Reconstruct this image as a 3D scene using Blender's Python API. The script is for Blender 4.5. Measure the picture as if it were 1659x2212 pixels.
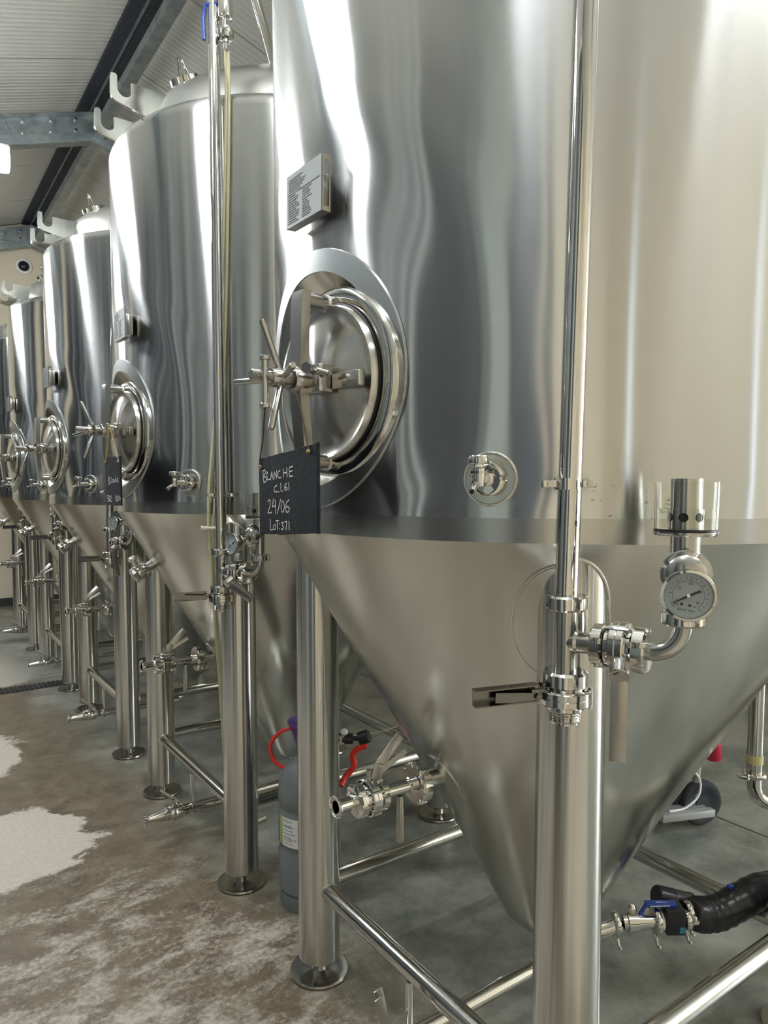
import bpy, bmesh, math, random
from mathutils import Vector, Matrix
from math import sin, cos, pi, radians, sqrt
random.seed(7)
for o in list(bpy.data.objects): bpy.data.objects.remove(o)
scn = bpy.context.scene
COL = scn.collection
V = Vector

# ------------------------------------------------------------------ camera
YAW, PITCH = radians(34.9), radians(3.6)
cam = bpy.data.cameras.new('camera'); camo = bpy.data.objects.new('camera', cam); COL.objects.link(camo)
camo.location = (-1.413, -1.257, 1.40)
camo.rotation_euler = (pi/2 - PITCH, 0, -YAW)
cam.sensor_fit = 'VERTICAL'; cam.sensor_height = 36.0; cam.sensor_width = 27.0
cam.lens = 1517.0/2212.0*36.0
cam.shift_y = 40.0/2212.0
cam.clip_start = 0.02; cam.clip_end = 100
scn.camera = camo

# ------------------------------------------------------------------ light
w = bpy.data.worlds.new('world'); scn.world = w; w.use_nodes = True
w.node_tree.nodes['Background'].inputs[0].default_value = (0.75, 0.8, 0.85, 1)
w.node_tree.nodes['Background'].inputs[1].default_value = 0.3
scn.view_settings.view_transform = 'Standard'
scn.view_settings.look = 'None'
scn.view_settings.gamma = 1.0
scn.view_settings.use_curve_mapping = False
scn.view_settings.exposure = 0.46
LAMP_STRENGTH = 44.0

# ------------------------------------------------------------------ materials
def mat(name, base=(.8,.8,.8), rough=.5, metal=0., **kw):
    m = bpy.data.materials.new(name); m.use_nodes = True
    b = m.node_tree.nodes['Principled BSDF']
    b.inputs['Base Color'].default_value = (*base, 1); b.inputs['Roughness'].default_value = rough
    b.inputs['Metallic'].default_value = metal
    for k, v in kw.items():
        b.inputs[k.replace('_', ' ')].default_value = v
    return m
def nodes(m): return m.node_tree.nodes, m.node_tree.links, m.node_tree.nodes['Principled BSDF']
def noise(m, scale, detail=4, rough=.55, vec=None, stretch=None, coord='Object', dist=0.):
    n, l, b = nodes(m)
    t = n.new('ShaderNodeTexCoord'); mp = n.new('ShaderNodeMapping'); nz = n.new('ShaderNodeTexNoise')
    l.new(t.outputs[coord], mp.inputs[0]); l.new(mp.outputs[0], nz.inputs['Vector'])
    if stretch: mp.inputs['Scale'].default_value = stretch
    nz.inputs['Scale'].default_value = scale; nz.inputs['Detail'].default_value = detail; nz.inputs['Roughness'].default_value = rough
    nz.inputs['Distortion'].default_value = dist
    return nz.outputs['Fac']
def ramp(m, fac, stops, interp='LINEAR'):
    n, l, b = nodes(m); r = n.new('ShaderNodeValToRGB'); l.new(fac, r.inputs[0]); r.color_ramp.interpolation = interp
    e = r.color_ramp.elements
    while len(e) < len(stops): e.new(0.5)
    for i, (p, c) in enumerate(stops):
        e[i].position = p; e[i].color = (*c, 1) if len(c) == 3 else c
    return r.outputs[0]
def rng(m, fac, a, b_, lo=0., hi=1.):
    n, l, b = nodes(m); r = n.new('ShaderNodeMapRange'); l.new(fac, r.inputs[0])
    r.inputs[1].default_value = lo; r.inputs[2].default_value = hi; r.inputs[3].default_value = a; r.inputs[4].default_value = b_
    return r.outputs[0]
def bump(m, h, strength, dist=.01):
    n, l, b = nodes(m); bp = n.new('ShaderNodeBump'); l.new(h, bp.inputs['Height']); bp.inputs['Strength'].default_value = strength
    bp.inputs['Distance'].default_value = dist; l.new(bp.outputs[0], b.inputs['Normal'])

# tank cladding: bright annealed sheet, ground around the tank (anisotropic)
m_clad = mat('bright_cladding_steel', (.62,.63,.625), .2, 1.)
n, l, b = nodes(m_clad)
tg = n.new('ShaderNodeTangent'); tg.direction_type = 'RADIAL'; tg.axis = 'Z'; l.new(tg.outputs[0], b.inputs['Tangent'])
b.inputs['Anisotropic'].default_value = 1.; b.inputs['Anisotropic Rotation'].default_value = .25
f = noise(m_clad, 5, 5, .6, stretch=(1,1,.12)); l.new(rng(m_clad, f, .17, .23, .3, .7), b.inputs['Roughness'])
n, l, b = nodes(m_clad)
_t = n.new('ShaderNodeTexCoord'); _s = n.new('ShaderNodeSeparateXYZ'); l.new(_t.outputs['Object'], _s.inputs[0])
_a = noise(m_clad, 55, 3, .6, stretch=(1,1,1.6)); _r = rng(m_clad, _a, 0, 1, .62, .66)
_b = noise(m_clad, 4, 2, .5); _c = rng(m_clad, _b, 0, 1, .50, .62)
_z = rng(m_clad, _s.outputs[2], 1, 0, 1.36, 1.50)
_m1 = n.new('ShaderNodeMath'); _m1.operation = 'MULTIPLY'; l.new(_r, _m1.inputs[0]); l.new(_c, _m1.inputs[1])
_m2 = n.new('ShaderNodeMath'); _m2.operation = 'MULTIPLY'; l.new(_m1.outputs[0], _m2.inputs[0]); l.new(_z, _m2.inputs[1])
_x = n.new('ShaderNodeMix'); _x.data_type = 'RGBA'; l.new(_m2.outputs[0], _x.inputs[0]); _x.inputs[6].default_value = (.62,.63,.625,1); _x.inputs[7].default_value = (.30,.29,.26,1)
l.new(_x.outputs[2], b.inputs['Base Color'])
m_band = mat('ground_band_steel', (.50,.50,.48), .26, 1.)
n, l, b = nodes(m_band)
tg = n.new('ShaderNodeTangent'); tg.direction_type = 'RADIAL'; tg.axis = 'Z'; l.new(tg.outputs[0], b.inputs['Tangent']); b.inputs['Anisotropic'].default_value = .8; b.inputs['Anisotropic Rotation'].default_value = .25
m_cone = mat('satin_cone_steel', (.60,.60,.55), .25, 1.)
n, l, b = nodes(m_cone)
f = noise(m_cone, 1.6, 1, .4); l.new(rng(m_cone, f, .19, .27, .3, .7), b.inputs['Roughness'])
m_leg = mat('satin_tube_steel', (.56,.56,.53), .18, 1.)
n, l, b = nodes(m_leg)
f = noise(m_leg, 14, 5, .6, stretch=(1,1,.15)); l.new(rng(m_leg, f, .09, .16, .3, .7), b.inputs['Roughness'])
m_legt = mat('ground_leg_steel', (.58,.58,.555), .19, 1.)
n, l, b = nodes(m_legt)
tg = n.new('ShaderNodeTangent'); tg.direction_type = 'RADIAL'; tg.axis = 'Z'; l.new(tg.outputs[0], b.inputs['Tangent'])
b.inputs['Anisotropic'].default_value = 1.; b.inputs['Anisotropic Rotation'].default_value = .25
m_pad = mat('frosted_pad_steel', (.44,.46,.46), .36, 1.)
m_pol = mat('polished_fitting_steel', (.68,.67,.64), .06, 1.)
m_cast = mat('cast_fitting_steel', (.50,.49,.465), .20, 1.)
m_lever = mat('pressed_lever_steel', (.42,.405,.37), .32, 1.)
m_darksteel = mat('dark_lever_steel', (.22,.215,.205), .22, 1.)
m_weld = mat('weld_bead_steel', (.78,.76,.70), .30, 1.)
f = noise(m_weld, 320, 2); bump(m_weld, f, .8, .002)
m_galv = mat('galvanised_steel', (.36,.41,.43), .42, .85)
n, l, b = nodes(m_galv)
f = noise(m_galv, 9, 6, .7); l.new(ramp(m_galv, f, [(.3,(.22,.26,.28)),(.5,(.36,.41,.43)),(.75,(.52,.57,.58))]), b.inputs['Base Color'])
m_darkgalv = mat('dark_purlin_steel', (.035,.04,.05), .6, .3)
m_black = mat('black_rubber', (.012,.012,.014), .45)
m_blackp = mat('black_plastic', (.015,.015,.02), .3)
m_white = mat('white_plastic', (.85,.85,.83), .4)
m_blue = mat('blue_coated_lever', (.02,.06,.32), .3)
m_red = mat('red_plastic', (.75,.03,.02), .35)
m_crim = mat('crimson_grip_rubber', (.42,.01,.04), .5)
m_purple = mat('purple_plastic', (.13,.06,.27), .4)
m_gas = mat('grey_painted_cylinder', (.17,.19,.20), .38, 0.)
m_label = mat('white_paper_label', (.78,.80,.78), .5)
m_green = mat('green_paper_edge', (.35,.45,.18), .5)
m_ink = mat('black_print', (.03,.03,.03), .6)
m_engr = mat('engraved_dark_fill', (.16,.16,.16), .7, 0.)
m_slate = mat('slate', (.015,.019,.026), .6); nodes(m_slate)[2].inputs['Specular IOR Level'].default_value = .25
f = noise(m_slate, 60, 8, .7); bump(m_slate, f, .6, .003)
n, l, b = nodes(m_slate)
f = noise(m_slate, 14, 6, .65, stretch=(1,1,.5)); l.new(ramp(m_slate, f, [(.35,(.010,.013,.019)),(.62,(.018,.023,.031)),(.8,(.05,.058,.066))]), b.inputs['Base Color'])
m_chalk = mat('chalk', (.82,.82,.80), .9)
m_cord = mat('brown_hemp_cord', (.10,.07,.045), .9)
m_jute = mat('pale_jute_cord', (.45,.33,.16), .9)
m_hose = mat('pale_yellow_clear_hose', (.74,.70,.46), .3); nodes(m_hose)[2].inputs['Transmission Weight'].default_value = .25
m_glass = mat('clear_acrylic', (.97,.98,.96), .02); nodes(m_glass)[2].inputs['Transmission Weight'].default_value = 1.; nodes(m_glass)[2].inputs['IOR'].default_value = 1.14
m_water = mat('cloudy_airlock_water', (.96,.97,.94), .0); nodes(m_water)[2].inputs['Transmission Weight'].default_value = 1.; nodes(m_water)[2].inputs['IOR'].default_value = 1.10
m_dial = mat('grey_gauge_dial', (.30,.35,.365), .3); nodes(m_dial)[2].inputs['Coat Weight'].default_value = .6
m_teal = mat('teal_tape', (.03,.22,.28), .4)
m_tape = mat('yellow_tape', (.55,.50,.25), .6)
m_wrap = mat('black_hose_wrap', (.014,.015,.018), .28)
m_grate = mat('dark_drain_grating', (.05,.045,.045), .5, .6)
m_paintgrey = mat('grey_painted_frame', (.42,.44,.45), .4, .4)
m_rubber = mat('dark_tyre_rubber', (.03,.035,.045), .6)
m_cream = mat('cream_panel', (.74,.68,.56), .55)
n, l, b = nodes(m_cream); f = noise(m_cream, 1.2, 4); l.new(ramp(m_cream, f, [(.3,(.70,.62,.47)),(.7,(.79,.71,.56))]), b.inputs['Base Color'])
m_ceil = mat('pale_roof_panel', (.60,.595,.55), .45)
m_darkbase = mat('dark_plinth', (.03,.032,.035), .5)
m_darkrefl = mat('dark_reflect_panel', (.035,.04,.043), .45)  # for the added aisle panels that the tanks mirror as dark bands
m_midgrey = mat('grey_green_panel', (.13,.15,.145), .5)
m_lightgrey = mat('light_grey_panel', (.34,.37,.35), .45)
m_navy = mat('navy_panel', (.012,.02,.034), .4)
m_bluerefl = mat('blue_reflect_panel', (.022,.034,.055), .45)  # for the added panels mirrored as narrow dark blue streaks
m_emit = bpy.data.materials.new('lamp_tube'); m_emit.use_nodes = True
_n = m_emit.node_tree.nodes; _n.clear(); _e = _n.new('ShaderNodeEmission'); _o = _n.new('ShaderNodeOutputMaterial')
_e.inputs[0].default_value = (.95,.985,1.0,1); _e.inputs[1].default_value = LAMP_STRENGTH; m_emit.node_tree.links.new(_e.outputs[0], _o.inputs[0])

def emat(name, c, st):
    m = bpy.data.materials.new(name); m.use_nodes = True; n_ = m.node_tree.nodes; n_.clear()
    e = n_.new('ShaderNodeEmission'); o = n_.new('ShaderNodeOutputMaterial'); e.inputs[0].default_value = (*c,1); e.inputs[1].default_value = st
    m.node_tree.links.new(e.outputs[0], o.inputs[0]); return m
m_fillglow = emat('fill_glow_panes', (.93,.97,1.), 12.0)  # glow of the added fill window, out of view
m_day2 = emat('daylight_slit', (.85,.93,1.), 2.0)
m_dome = mat('pale_dome_steel', (.72,.72,.70), .30, 1.)
m_plate = mat('etched_plate_steel', (.20,.21,.21), .5, .7)
m_spun = mat('spun_door_steel', (.62,.61,.58), .24, 1.)
n, l, b = nodes(m_spun)
tg = n.new('ShaderNodeTangent'); tg.direction_type = 'RADIAL'; tg.axis = 'Z'; l.new(tg.outputs[0], b.inputs['Tangent'])
b.inputs['Anisotropic'].default_value = .9; b.inputs['Anisotropic Rotation'].default_value = .25
# floor: sealed concrete, wet brown aisle with dry pale patches, grey-green under the tanks
m_floor = mat('brewery_concrete', (.4,.4,.36), .4)
n, l, b = nodes(m_floor)
def math_(op, a, c=None, cl=False):
    k = n.new('ShaderNodeMath'); k.operation = op; k.use_clamp = cl
    for i, x in enumerate((a, c)):
        if x is None: continue
        if isinstance(x, (int, float)): k.inputs[i].default_value = x
        else: l.new(x, k.inputs[i])
    return k.outputs[0]
def mixc(fac, a, c):
    k = n.new('ShaderNodeMix'); k.data_type = 'RGBA'
    for s, x in ((0, fac), (6, a), (7, c)):
        if isinstance(x, (int, float)): k.inputs[s].default_value = x
        elif isinstance(x, tuple): k.inputs[s].default_value = (*x, 1)
        else: l.new(x, k.inputs[s])
    return k.outputs[2]
geo = n.new('ShaderNodeNewGeometry'); sep = n.new('ShaderNodeSeparateXYZ'); l.new(geo.outputs['Position'], sep.inputs[0])
X_, Y_ = sep.outputs[0], sep.outputs[1]
big = noise(m_floor, 2.2, 10, .72); fine = noise(m_floor, 60, 6, .75); mid = noise(m_floor, 9, 9, .7, dist=.6)
strk = noise(m_floor, 4.2, 10, .75, stretch=(.75,1.25,1), dist=.2)
def blob(cx, cy, rx, ry):
    a = math_('POWER', math_('DIVIDE', math_('SUBTRACT', X_, cx), rx), 2.); c = math_('POWER', math_('DIVIDE', math_('SUBTRACT', Y_, cy), ry), 2.)
    return math_('SUBTRACT', 1.0, math_('SQRT', math_('ADD', a, c)))
def smax(*a):
    r = a[0]
    for x in a[1:]: r = math_('MAXIMUM', r, x)
    return r
dry = smax(blob(-1.15,1.75,.34,.36), blob(-1.25,2.9,.33,.55), blob(-.9,5.6,1.1,1.35), blob(-2.6,2.2,.9,2.5), blob(-1.0,-3.0,3.0,1.9))
dry = math_('ADD', dry, math_('MULTIPLY', math_('SUBTRACT', big, .5), 1.3))
dry = math_('ADD', dry, math_('MULTIPLY', math_('SUBTRACT', mid, .5), .5))
dryf = rng(m_floor, dry, 0, 1, -.02, .06)
near = smax(blob(-1.2,.40,1.1,.95), blob(-.6,-.2,.55,.5))
speck = math_('ADD', math_('MULTIPLY', near, .5), math_('ADD', math_('MULTIPLY', math_('SUBTRACT', strk, .5), 4.2), math_('MULTIPLY', math_('SUBTRACT', fine, .5), 1.3)))
speckf = math_('MULTIPLY', rng(m_floor, speck, 0, .75, .04, .62), rng(m_floor, near, 0, 1, -.3, .15))
under = math_('ADD', math_('MULTIPLY', math_('ADD', X_, math_('MULTIPLY', Y_, .10)), 1.), math_('MULTIPLY', math_('SUBTRACT', big, .5), .8))
underf = rng(m_floor, under, 0, 1, -.42, -.10)
wet = ramp(m_floor, mid, [(.28,(.095,.075,.048)),(.5,(.17,.138,.094)),(.72,(.25,.21,.15))])
wet = mixc(rng(m_floor, fine, 0, .45, .5, .75), wet, (.33,.28,.21))
dryc = ramp(m_floor, fine, [(.3,(.50,.44,.375)),(.7,(.66,.60,.52))])
conc = ramp(m_floor, big, [(.34,(.075,.088,.086)),(.46,(.17,.185,.17)),(.56,(.31,.32,.285)),(.7,(.44,.44,.39))])
conc = mixc(rng(m_floor, mid, 0, .5, .35, .75), conc, (.34,.345,.30))
c1 = mixc(dryf, wet, dryc); c1 = mixc(speckf, c1, dryc); c2 = mixc(underf, c1, conc)
l.new(c2, b.inputs['Base Color'])
dr = smax(dryf, speckf)
l.new(math_('ADD', rng(m_floor, dr, .24, .6), math_('MULTIPLY', mid, .12)), b.inputs['Roughness'])
bump(m_floor, math_('ADD', fine, math_('MULTIPLY', mid, .6)), .12, .004)

# ------------------------------------------------------------------ mesh helpers
def frame(o, z, x=None):
    z = V(z).normalized()
    if x is None: x = V((0,0,1)) if abs(z.z) < .9 else V((1,0,0))
    x = V(x); y = z.cross(x).normalized(); x = y.cross(z).normalized()
    return Matrix(((x.x,y.x,z.x,o[0]),(x.y,y.y,z.y,o[1]),(x.z,y.z,z.z,o[2]),(0,0,0,1)))
class B:
    def __init__(s): s.v = []; s.f = []; s.mi = []; s.m = 0
    def add(s, vs, fs, M=None):
        o = len(s.v)
        s.v += [tuple(M @ V(p)) if M is not None else tuple(p) for p in vs]
        s.f += [tuple(i+o for i in f) for f in fs]; s.mi += [s.m]*len(fs); return s
    def lathe(s, prof, seg=32, M=None):
        vs, fs, rings = [], [], []
        for r, z in prof:
            if r < 1e-6: rings.append([len(vs)]); vs.append((0,0,z))
            else:
                rings.append(list(range(len(vs), len(vs)+seg)))
                vs += [(r*cos(2*pi*i/seg), r*sin(2*pi*i/seg), z) for i in range(seg)]
        for a, c in zip(rings, rings[1:]):
            for i in range(seg):
                j = (i+1) % seg
                if len(a) == 1 and len(c) == 1: continue
                if len(a) == 1: fs.append((a[0], c[i], c[j])[::-1])
                elif len(c) == 1: fs.append((a[i], a[j], c[0]))
                else: fs.append((a[i], a[j], c[j], c[i]))
        return s.add(vs, fs, M)
    def cyl(s, p0, p1, r, r1=None, seg=24, bev=0.):
        p0, p1 = V(p0), V(p1); L = (p1-p0).length; r1 = r if r1 is None else r1
        pr = [(0,0),(r-bev,0),(r,bev),(r1,L-bev),(r1-bev,L),(0,L)] if bev else [(0,0),(r,0),(r1,L),(0,L)]
        return s.lathe(pr, seg, frame(p0, p1-p0))
    def tube(s, pts, r, seg=14, cap=True, close=False):
        pts = [V(p) for p in pts]; n_ = len(pts); vs, fs = [], []; up = None
        for i, p in enumerate(pts):
            if close: d = pts[(i+1) % n_]-pts[i-1]
            else: d = pts[min(i+1, n_-1)]-pts[max(i-1, 0)]
            d.normalize()
            if up is None: up = V((0,0,1)) if abs(d.z) < .9 else V((1,0,0))
            x = (up - d*up.dot(d)).normalized(); up = x; y = d.cross(x)
            rr = r[i] if isinstance(r, (list, tuple)) else r
            vs += [tuple(p + x*rr*cos(2*pi*k/seg) + y*rr*sin(2*pi*k/seg)) for k in range(seg)]
        for i in range(n_ if close else n_-1):
            a, c = i*seg, ((i+1) % n_)*seg
            for k in range(seg):
                j = (k+1) % seg; fs.append((a+k, a+j, c+j, c+k))
        if cap and not close:
            fs.append(tuple(range(seg))[::-1]); fs.append(tuple((n_-1)*seg+k for k in range(seg)))
        return s.add(vs, fs)
    def box(s, size, M=None, bev=0.):
        x, y, z = [q/2 for q in size]
        if not bev:
            vs = [(sx*x,sy*y,sz*z) for sx in (-1,1) for sy in (-1,1) for sz in (-1,1)]
            fs = [(0,1,3,2),(4,6,7,5),(0,4,5,1),(2,3,7,6),(0,2,6,4),(1,5,7,3)]
            return s.add(vs, fs, M)
        bm = bmesh.new(); bmesh.ops.create_cube(bm, size=1)
        bmesh.ops.scale(bm, vec=size, verts=bm.verts)
        bmesh.ops.bevel(bm, geom=list(bm.edges), offset=bev, segments=2, affect='EDGES', profile=.5)
        bm.verts.index_update(); vs = [v.co.copy() for v in bm.verts]; fs = [[v.index for v in f.verts] for f in bm.faces]; bm.free()
        return s.add(vs, fs, M)
    def bx(s, a, c):
        a, c = V(a), V(c); return s.box([abs(q) for q in (c-a)], Matrix.Translation((a+c)/2))
    def prism(s, poly, t, M=None):
        k = len(poly); vs = [(x,y,-t/2) for x,y in poly]+[(x,y,t/2) for x,y in poly]
        fs = [tuple(range(k))[::-1], tuple(range(k,2*k))]+[(i,(i+1)%k,k+(i+1)%k,k+i) for i in range(k)]
        return s.add(vs, fs, M)
    def nut(s, r, h, M, slots=4, ri=None, phase=.3):
        # slotted union nut: a chamfered ring whose rim is cut by square slots; axis = z of M, centred
        N = 48; rad = []
        for i in range(N):
            a = (i/N*slots + phase) % 1
            rad.append(.86 if a < .09*slots/4 else 1.)
        vs, fs = [], []
        prof = [(.90,-h/2),(1.,-h/2+h*.14),(1.,h/2-h*.14),(.90,h/2)]
        for q, z in prof:
            vs += [(r*q*rad[i]*cos(2*pi*i/N), r*q*rad[i]*sin(2*pi*i/N), z) for i in range(N)]
        for a in range(3):
            for i in range(N): j = (i+1) % N; fs.append((a*N+i, a*N+j, a*N+N+j, a*N+N+i))
        ri = ri or r*.62; o = len(vs)
        for z in (-h/2, h/2): vs += [(ri*cos(2*pi*i/N), ri*sin(2*pi*i/N), z) for i in range(N)]
        for i in range(N):
            j = (i+1) % N; fs.append((i, o+i, o+j, j)); fs.append((3*N+i, 3*N+j, o+N+j, o+N+i)); fs.append((o+i, o+N+i, o+N+j, o+j))
        return s.add(vs, fs, M)
    def mesh(s, name, mats, sharp=38):
        me = bpy.data.meshes.new(name); me.from_pydata(s.v, [], s.f); me.validate(); me.update()
        bm = bmesh.new(); bm.from_mesh(me)
        bmesh.ops.recalc_face_normals(bm, faces=bm.faces)
        th = radians(sharp)
        for e in bm.edges:
            if len(e.link_faces) == 2 and e.calc_face_angle(0) > th: e.smooth = False
        for f_ in bm.faces: f_.smooth = True
        bm.to_mesh(me); bm.free()
        mats = mats if isinstance(mats, (list, tuple)) else [mats]
        for m_ in mats: me.materials.append(m_)
        if len(mats) > 1 and len(me.polygons) == len(s.mi):
            for p, i in zip(me.polygons, s.mi): p.material_index = i
        return me
CACHE = {}
def part(name, parent, key, fn, mats, M=None, label=None, kind=None, sharp=38):
    """links ONE object; alike parts share mesh data through key"""
    if key not in CACHE:
        bb = B(); fn(bb); CACHE[key] = bb.mesh(name, mats, sharp)
    o = bpy.data.objects.new(name, CACHE[key]); COL.objects.link(o)
    if parent is not None: o.parent = parent
    if M is not None: o.matrix_local = M
    if label: o['label'] = label
    if kind: o['kind'] = kind
    return o
_u = [0]
def one(name, parent, fn, mats, **kw):
    _u[0] += 1; return part(name, parent, '_%d' % _u[0], fn, mats, **kw)
def thing(name, label, cat, loc=(0,0,0), group=None, rz=0):
    o = bpy.data.objects.new(name, None); COL.objects.link(o); o.location = loc; o.rotation_euler = (0,0,rz)
    o['label'] = label; o['category'] = cat
    if group: o['group'] = group
    return o
def tagm(o, label, cat, group=None):
    o['label'] = label; o['category'] = cat
    if group: o['group'] = group
    return o
def struct(name, fn, mats, **kw):
    o = one(name, None, fn, mats, **kw); o['kind'] = 'structure'; return o
def smooth(pts, n_=6):
    """Catmull-Rom through pts"""
    P = [V(p) for p in pts]; P = [2*P[0]-P[1]]+P+[2*P[-1]-P[-2]]; out = []
    for i in range(1, len(P)-2):
        for k in range(n_):
            t = k/n_; a, b_, c, d = P[i-1:i+3]
            out.append(.5*((2*b_)+(c-a)*t+(2*a-5*b_+4*c-d)*t*t+(3*b_-a-3*c+d)*t**3))
    out.append(P[-2]); return out
def bend(p0, p1, p2, r, n_=8):
    """polyline with a round elbow at p1"""
    p0, p1, p2 = V(p0), V(p1), V(p2); a = (p0-p1).normalized(); c = (p2-p1).normalized()
    ang = a.angle(c); t = r/math.tan(ang/2); A, C_ = p1+a*t, p1+c*t; ctr = p1+(a+c).normalized()*(r/sin(ang/2))
    out = [p0]
    u0, u1 = A-ctr, C_-ctr; om = u0.angle(u1)
    for i in range(n_+1):
        k = i/n_; out.append(ctr+(u0*sin((1-k)*om)+u1*sin(k*om))/sin(om))
    return out+[p2]

# ------------------------------------------------------------------ the room
XL, XR, YN, YF = -2.95, 4.6, -4.6, 8.0
RX, RZ, SL = .05, 4.50, .325
def roofz(x): return RZ-SL*abs(x-RX)
struct('floor', lambda s: s.bx((XL-.1,YN-.1,-.1),(XR+.1,YF+.1,0)), m_floor)
ceil = bpy.data.objects.new('ceiling', None); COL.objects.link(ceil); ceil['kind'] = 'structure'
def roofpanel(side):
    def fn(s):
        # one insulated roof sheet 1.0 m wide with fine stiffening ribs running down the slope
        x0 = RX-.12 if side < 0 else RX+.10; x1 = XL-.1 if side < 0 else XR+.1
        ribs = 20; wd = .995
        for i in range(ribs):
            y0 = i*wd/ribs; y1 = y0+wd/ribs
            ys = [(y0, 0), (y0+.006, .0045), (y1-.006, .0045), (y1, 0)]
            vs = []
            for x in (x0, x1):
                vs += [(x, y, roofz(x)+d) for y, d in ys]
            s.add(vs, [(j, j+1, j+5, j+4) for j in range(3)])
        vs = [(x, y, roofz(x)+.06) for x in (x0, x1) for y in (0, wd)]
        s.add(vs, [(0,1,3,2)])
    return fn
for side in (-1, 1):
    for i in range(13):
        part('roof_sheet', ceil, 'roof%d' % side, roofpanel(side), m_ceil, M=Matrix.Translation((0, YN-.2+i, 0)), sharp=60)
one('ridge_cap', ceil, lambda s: s.bx((RX-.14,YN,RZ+.0),(RX+.14,YF,RZ+.05)), m_darkgalv)
def gable(y):
    def fn(s):
        s.prism([(XL,0),(XR,0),(XR,roofz(XR)),(RX,RZ),(XL,roofz(XL))], .1, Matrix(((1,0,0,0),(0,0,1,y),(0,1,0,0),(0,0,0,1))))
    return fn
wf = struct('wall_far', gable(YF+.09), m_darkbase)
x = XL
while x < XR:
    a, c = x+.004, min(x+1.096, XR)
    one('wall_panel', wf, (lambda a=a, c=c: (lambda s: s.prism([(a,.05),(c,.05),(c,roofz(c)-.02)]+([(RX,RZ-.02)] if a < RX < c else [])+[(a,roofz(a)-.02)], .04, Matrix(((1,0,0,0),(0,0,1,YF+.02),(0,1,0,0),(0,0,0,1))))))(), m_cream)
    x += 1.1
wn = struct('wall_near', gable(YN-.05), m_cream)
struct('baseboard_far', lambda s: s.bx((XL,YF-.03,0),(XR,YF,.09)), m_darkbase)
struct('wall_left', lambda s: s.bx((XL-.1,YN-.1,0),(XL,YF+.1,roofz(XL))), m_cream)
struct('wall_right', lambda s: s.bx((XR,YN-.1,0),(XR+.1,YF+.1,roofz(XR))), m_cream)
# made-up panel sets on the unseen aisle wall, added for the tanks to mirror
def door(name, y0, y1, h, m_, nsl):
    d = struct(name, lambda s: s.bx((XL-.01,y0-.06,0),(XL+.03,y1+.06,h+.06)), m_darkbase)
    for i in range(nsl):
        a = y0+(y1-y0)*i/nsl; c = y0+(y1-y0)*(i+1)/nsl
        one('reflect_panel', d, (lambda a=a, c=c: (lambda s: s.bx((XL+.03,a+.008,.02),(XL+.06,c-.008,h))))(), m_)
PAL = {'d': m_darkrefl, 'b': m_bluerefl, 'm': m_midgrey, 'l': m_lightgrey, 'w': m_white, 'k': m_darkbase, 'n': m_navy}
def clad(d, y, items, h):
    for wd_, c in items:
        one('reflect_panel', d, (lambda a=y, c_=y+wd_: (lambda s: s.bx((XL+.03,a+.002,.02),(XL+.06,c_-.002,h))))(), PAL[c]); y += wd_
    return y
def reflect_set(name, y0, items, h):
    y1 = y0+sum(i[0] for i in items)
    d = struct(name, lambda s: s.bx((XL-.01,y0-.03,0),(XL+.03,y1+.03,h+.05)), m_darkbase); clad(d, y0, items, h)
def yy(y): return -.25+(y+.25)*.70
def reflect_set_scaled(name, y0, items): reflect_set(name, yy(y0), [(w_*.70, c) for w_, c in items], 3.42)
reflect_set_scaled('reflect_set_1', -2.93, [(.5,'b'),(.18,'k')])  # dark panel added to mirror like the figure standing at the camera
reflect_set_scaled('reflect_set_2', -2.17, [(.35,'l'),(.35,'l'),(.33,'m')])
reflect_set_scaled('reflect_set_3', -1.05, [(.35,'d'),(.30,'k'),(.32,'d')])
reflect_set_scaled('reflect_set_4', .02, [(.07,'m'),(.05,'w'),(.14,'k'),(.05,'m'),(.045,'w'),(.10,'k'),(.05,'l'),(.12,'k'),(.045,'w'),(.09,'d'),(.11,'m'),(.05,'w'),(.06,'k')])
reflect_set_scaled('reflect_set_5', 1.12, [(.26,'m'),(.07,'k'),(.20,'m'),(.05,'w'),(.30,'d'),(.06,'l'),(.28,'m'),(.06,'w')])
reflect_set_scaled('reflect_set_6', 2.47, [(.22,'n'),(.03,'w'),(.3,'d'),(.03,'l'),(.25,'n'),(.03,'w'),(.35,'k'),(.04,'l'),(.2,'n'),(.02,'w'),(.42,'n'),(.05,'w'),(.3,'d'),(.05,'l'),(.3,'n'),(.3,'d'),(.05,'w'),(.4,'n'),(.3,'k')])
reflect_set_scaled('reflect_set_8', 6.75, [(.4,'n'),(.05,'w'),(.5,'n'),(.04,'l'),(.3,'k'),(.05,'w'),(.5,'n'),(.08,'l'),(.45,'k'),(.05,'w'),(.5,'n'),(.5,'m'),(.4,'n'),(.05,'w'),(.6,'n')])
reflect_set_scaled('reflect_set_7', -3.30, [(.10,'b')])

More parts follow.
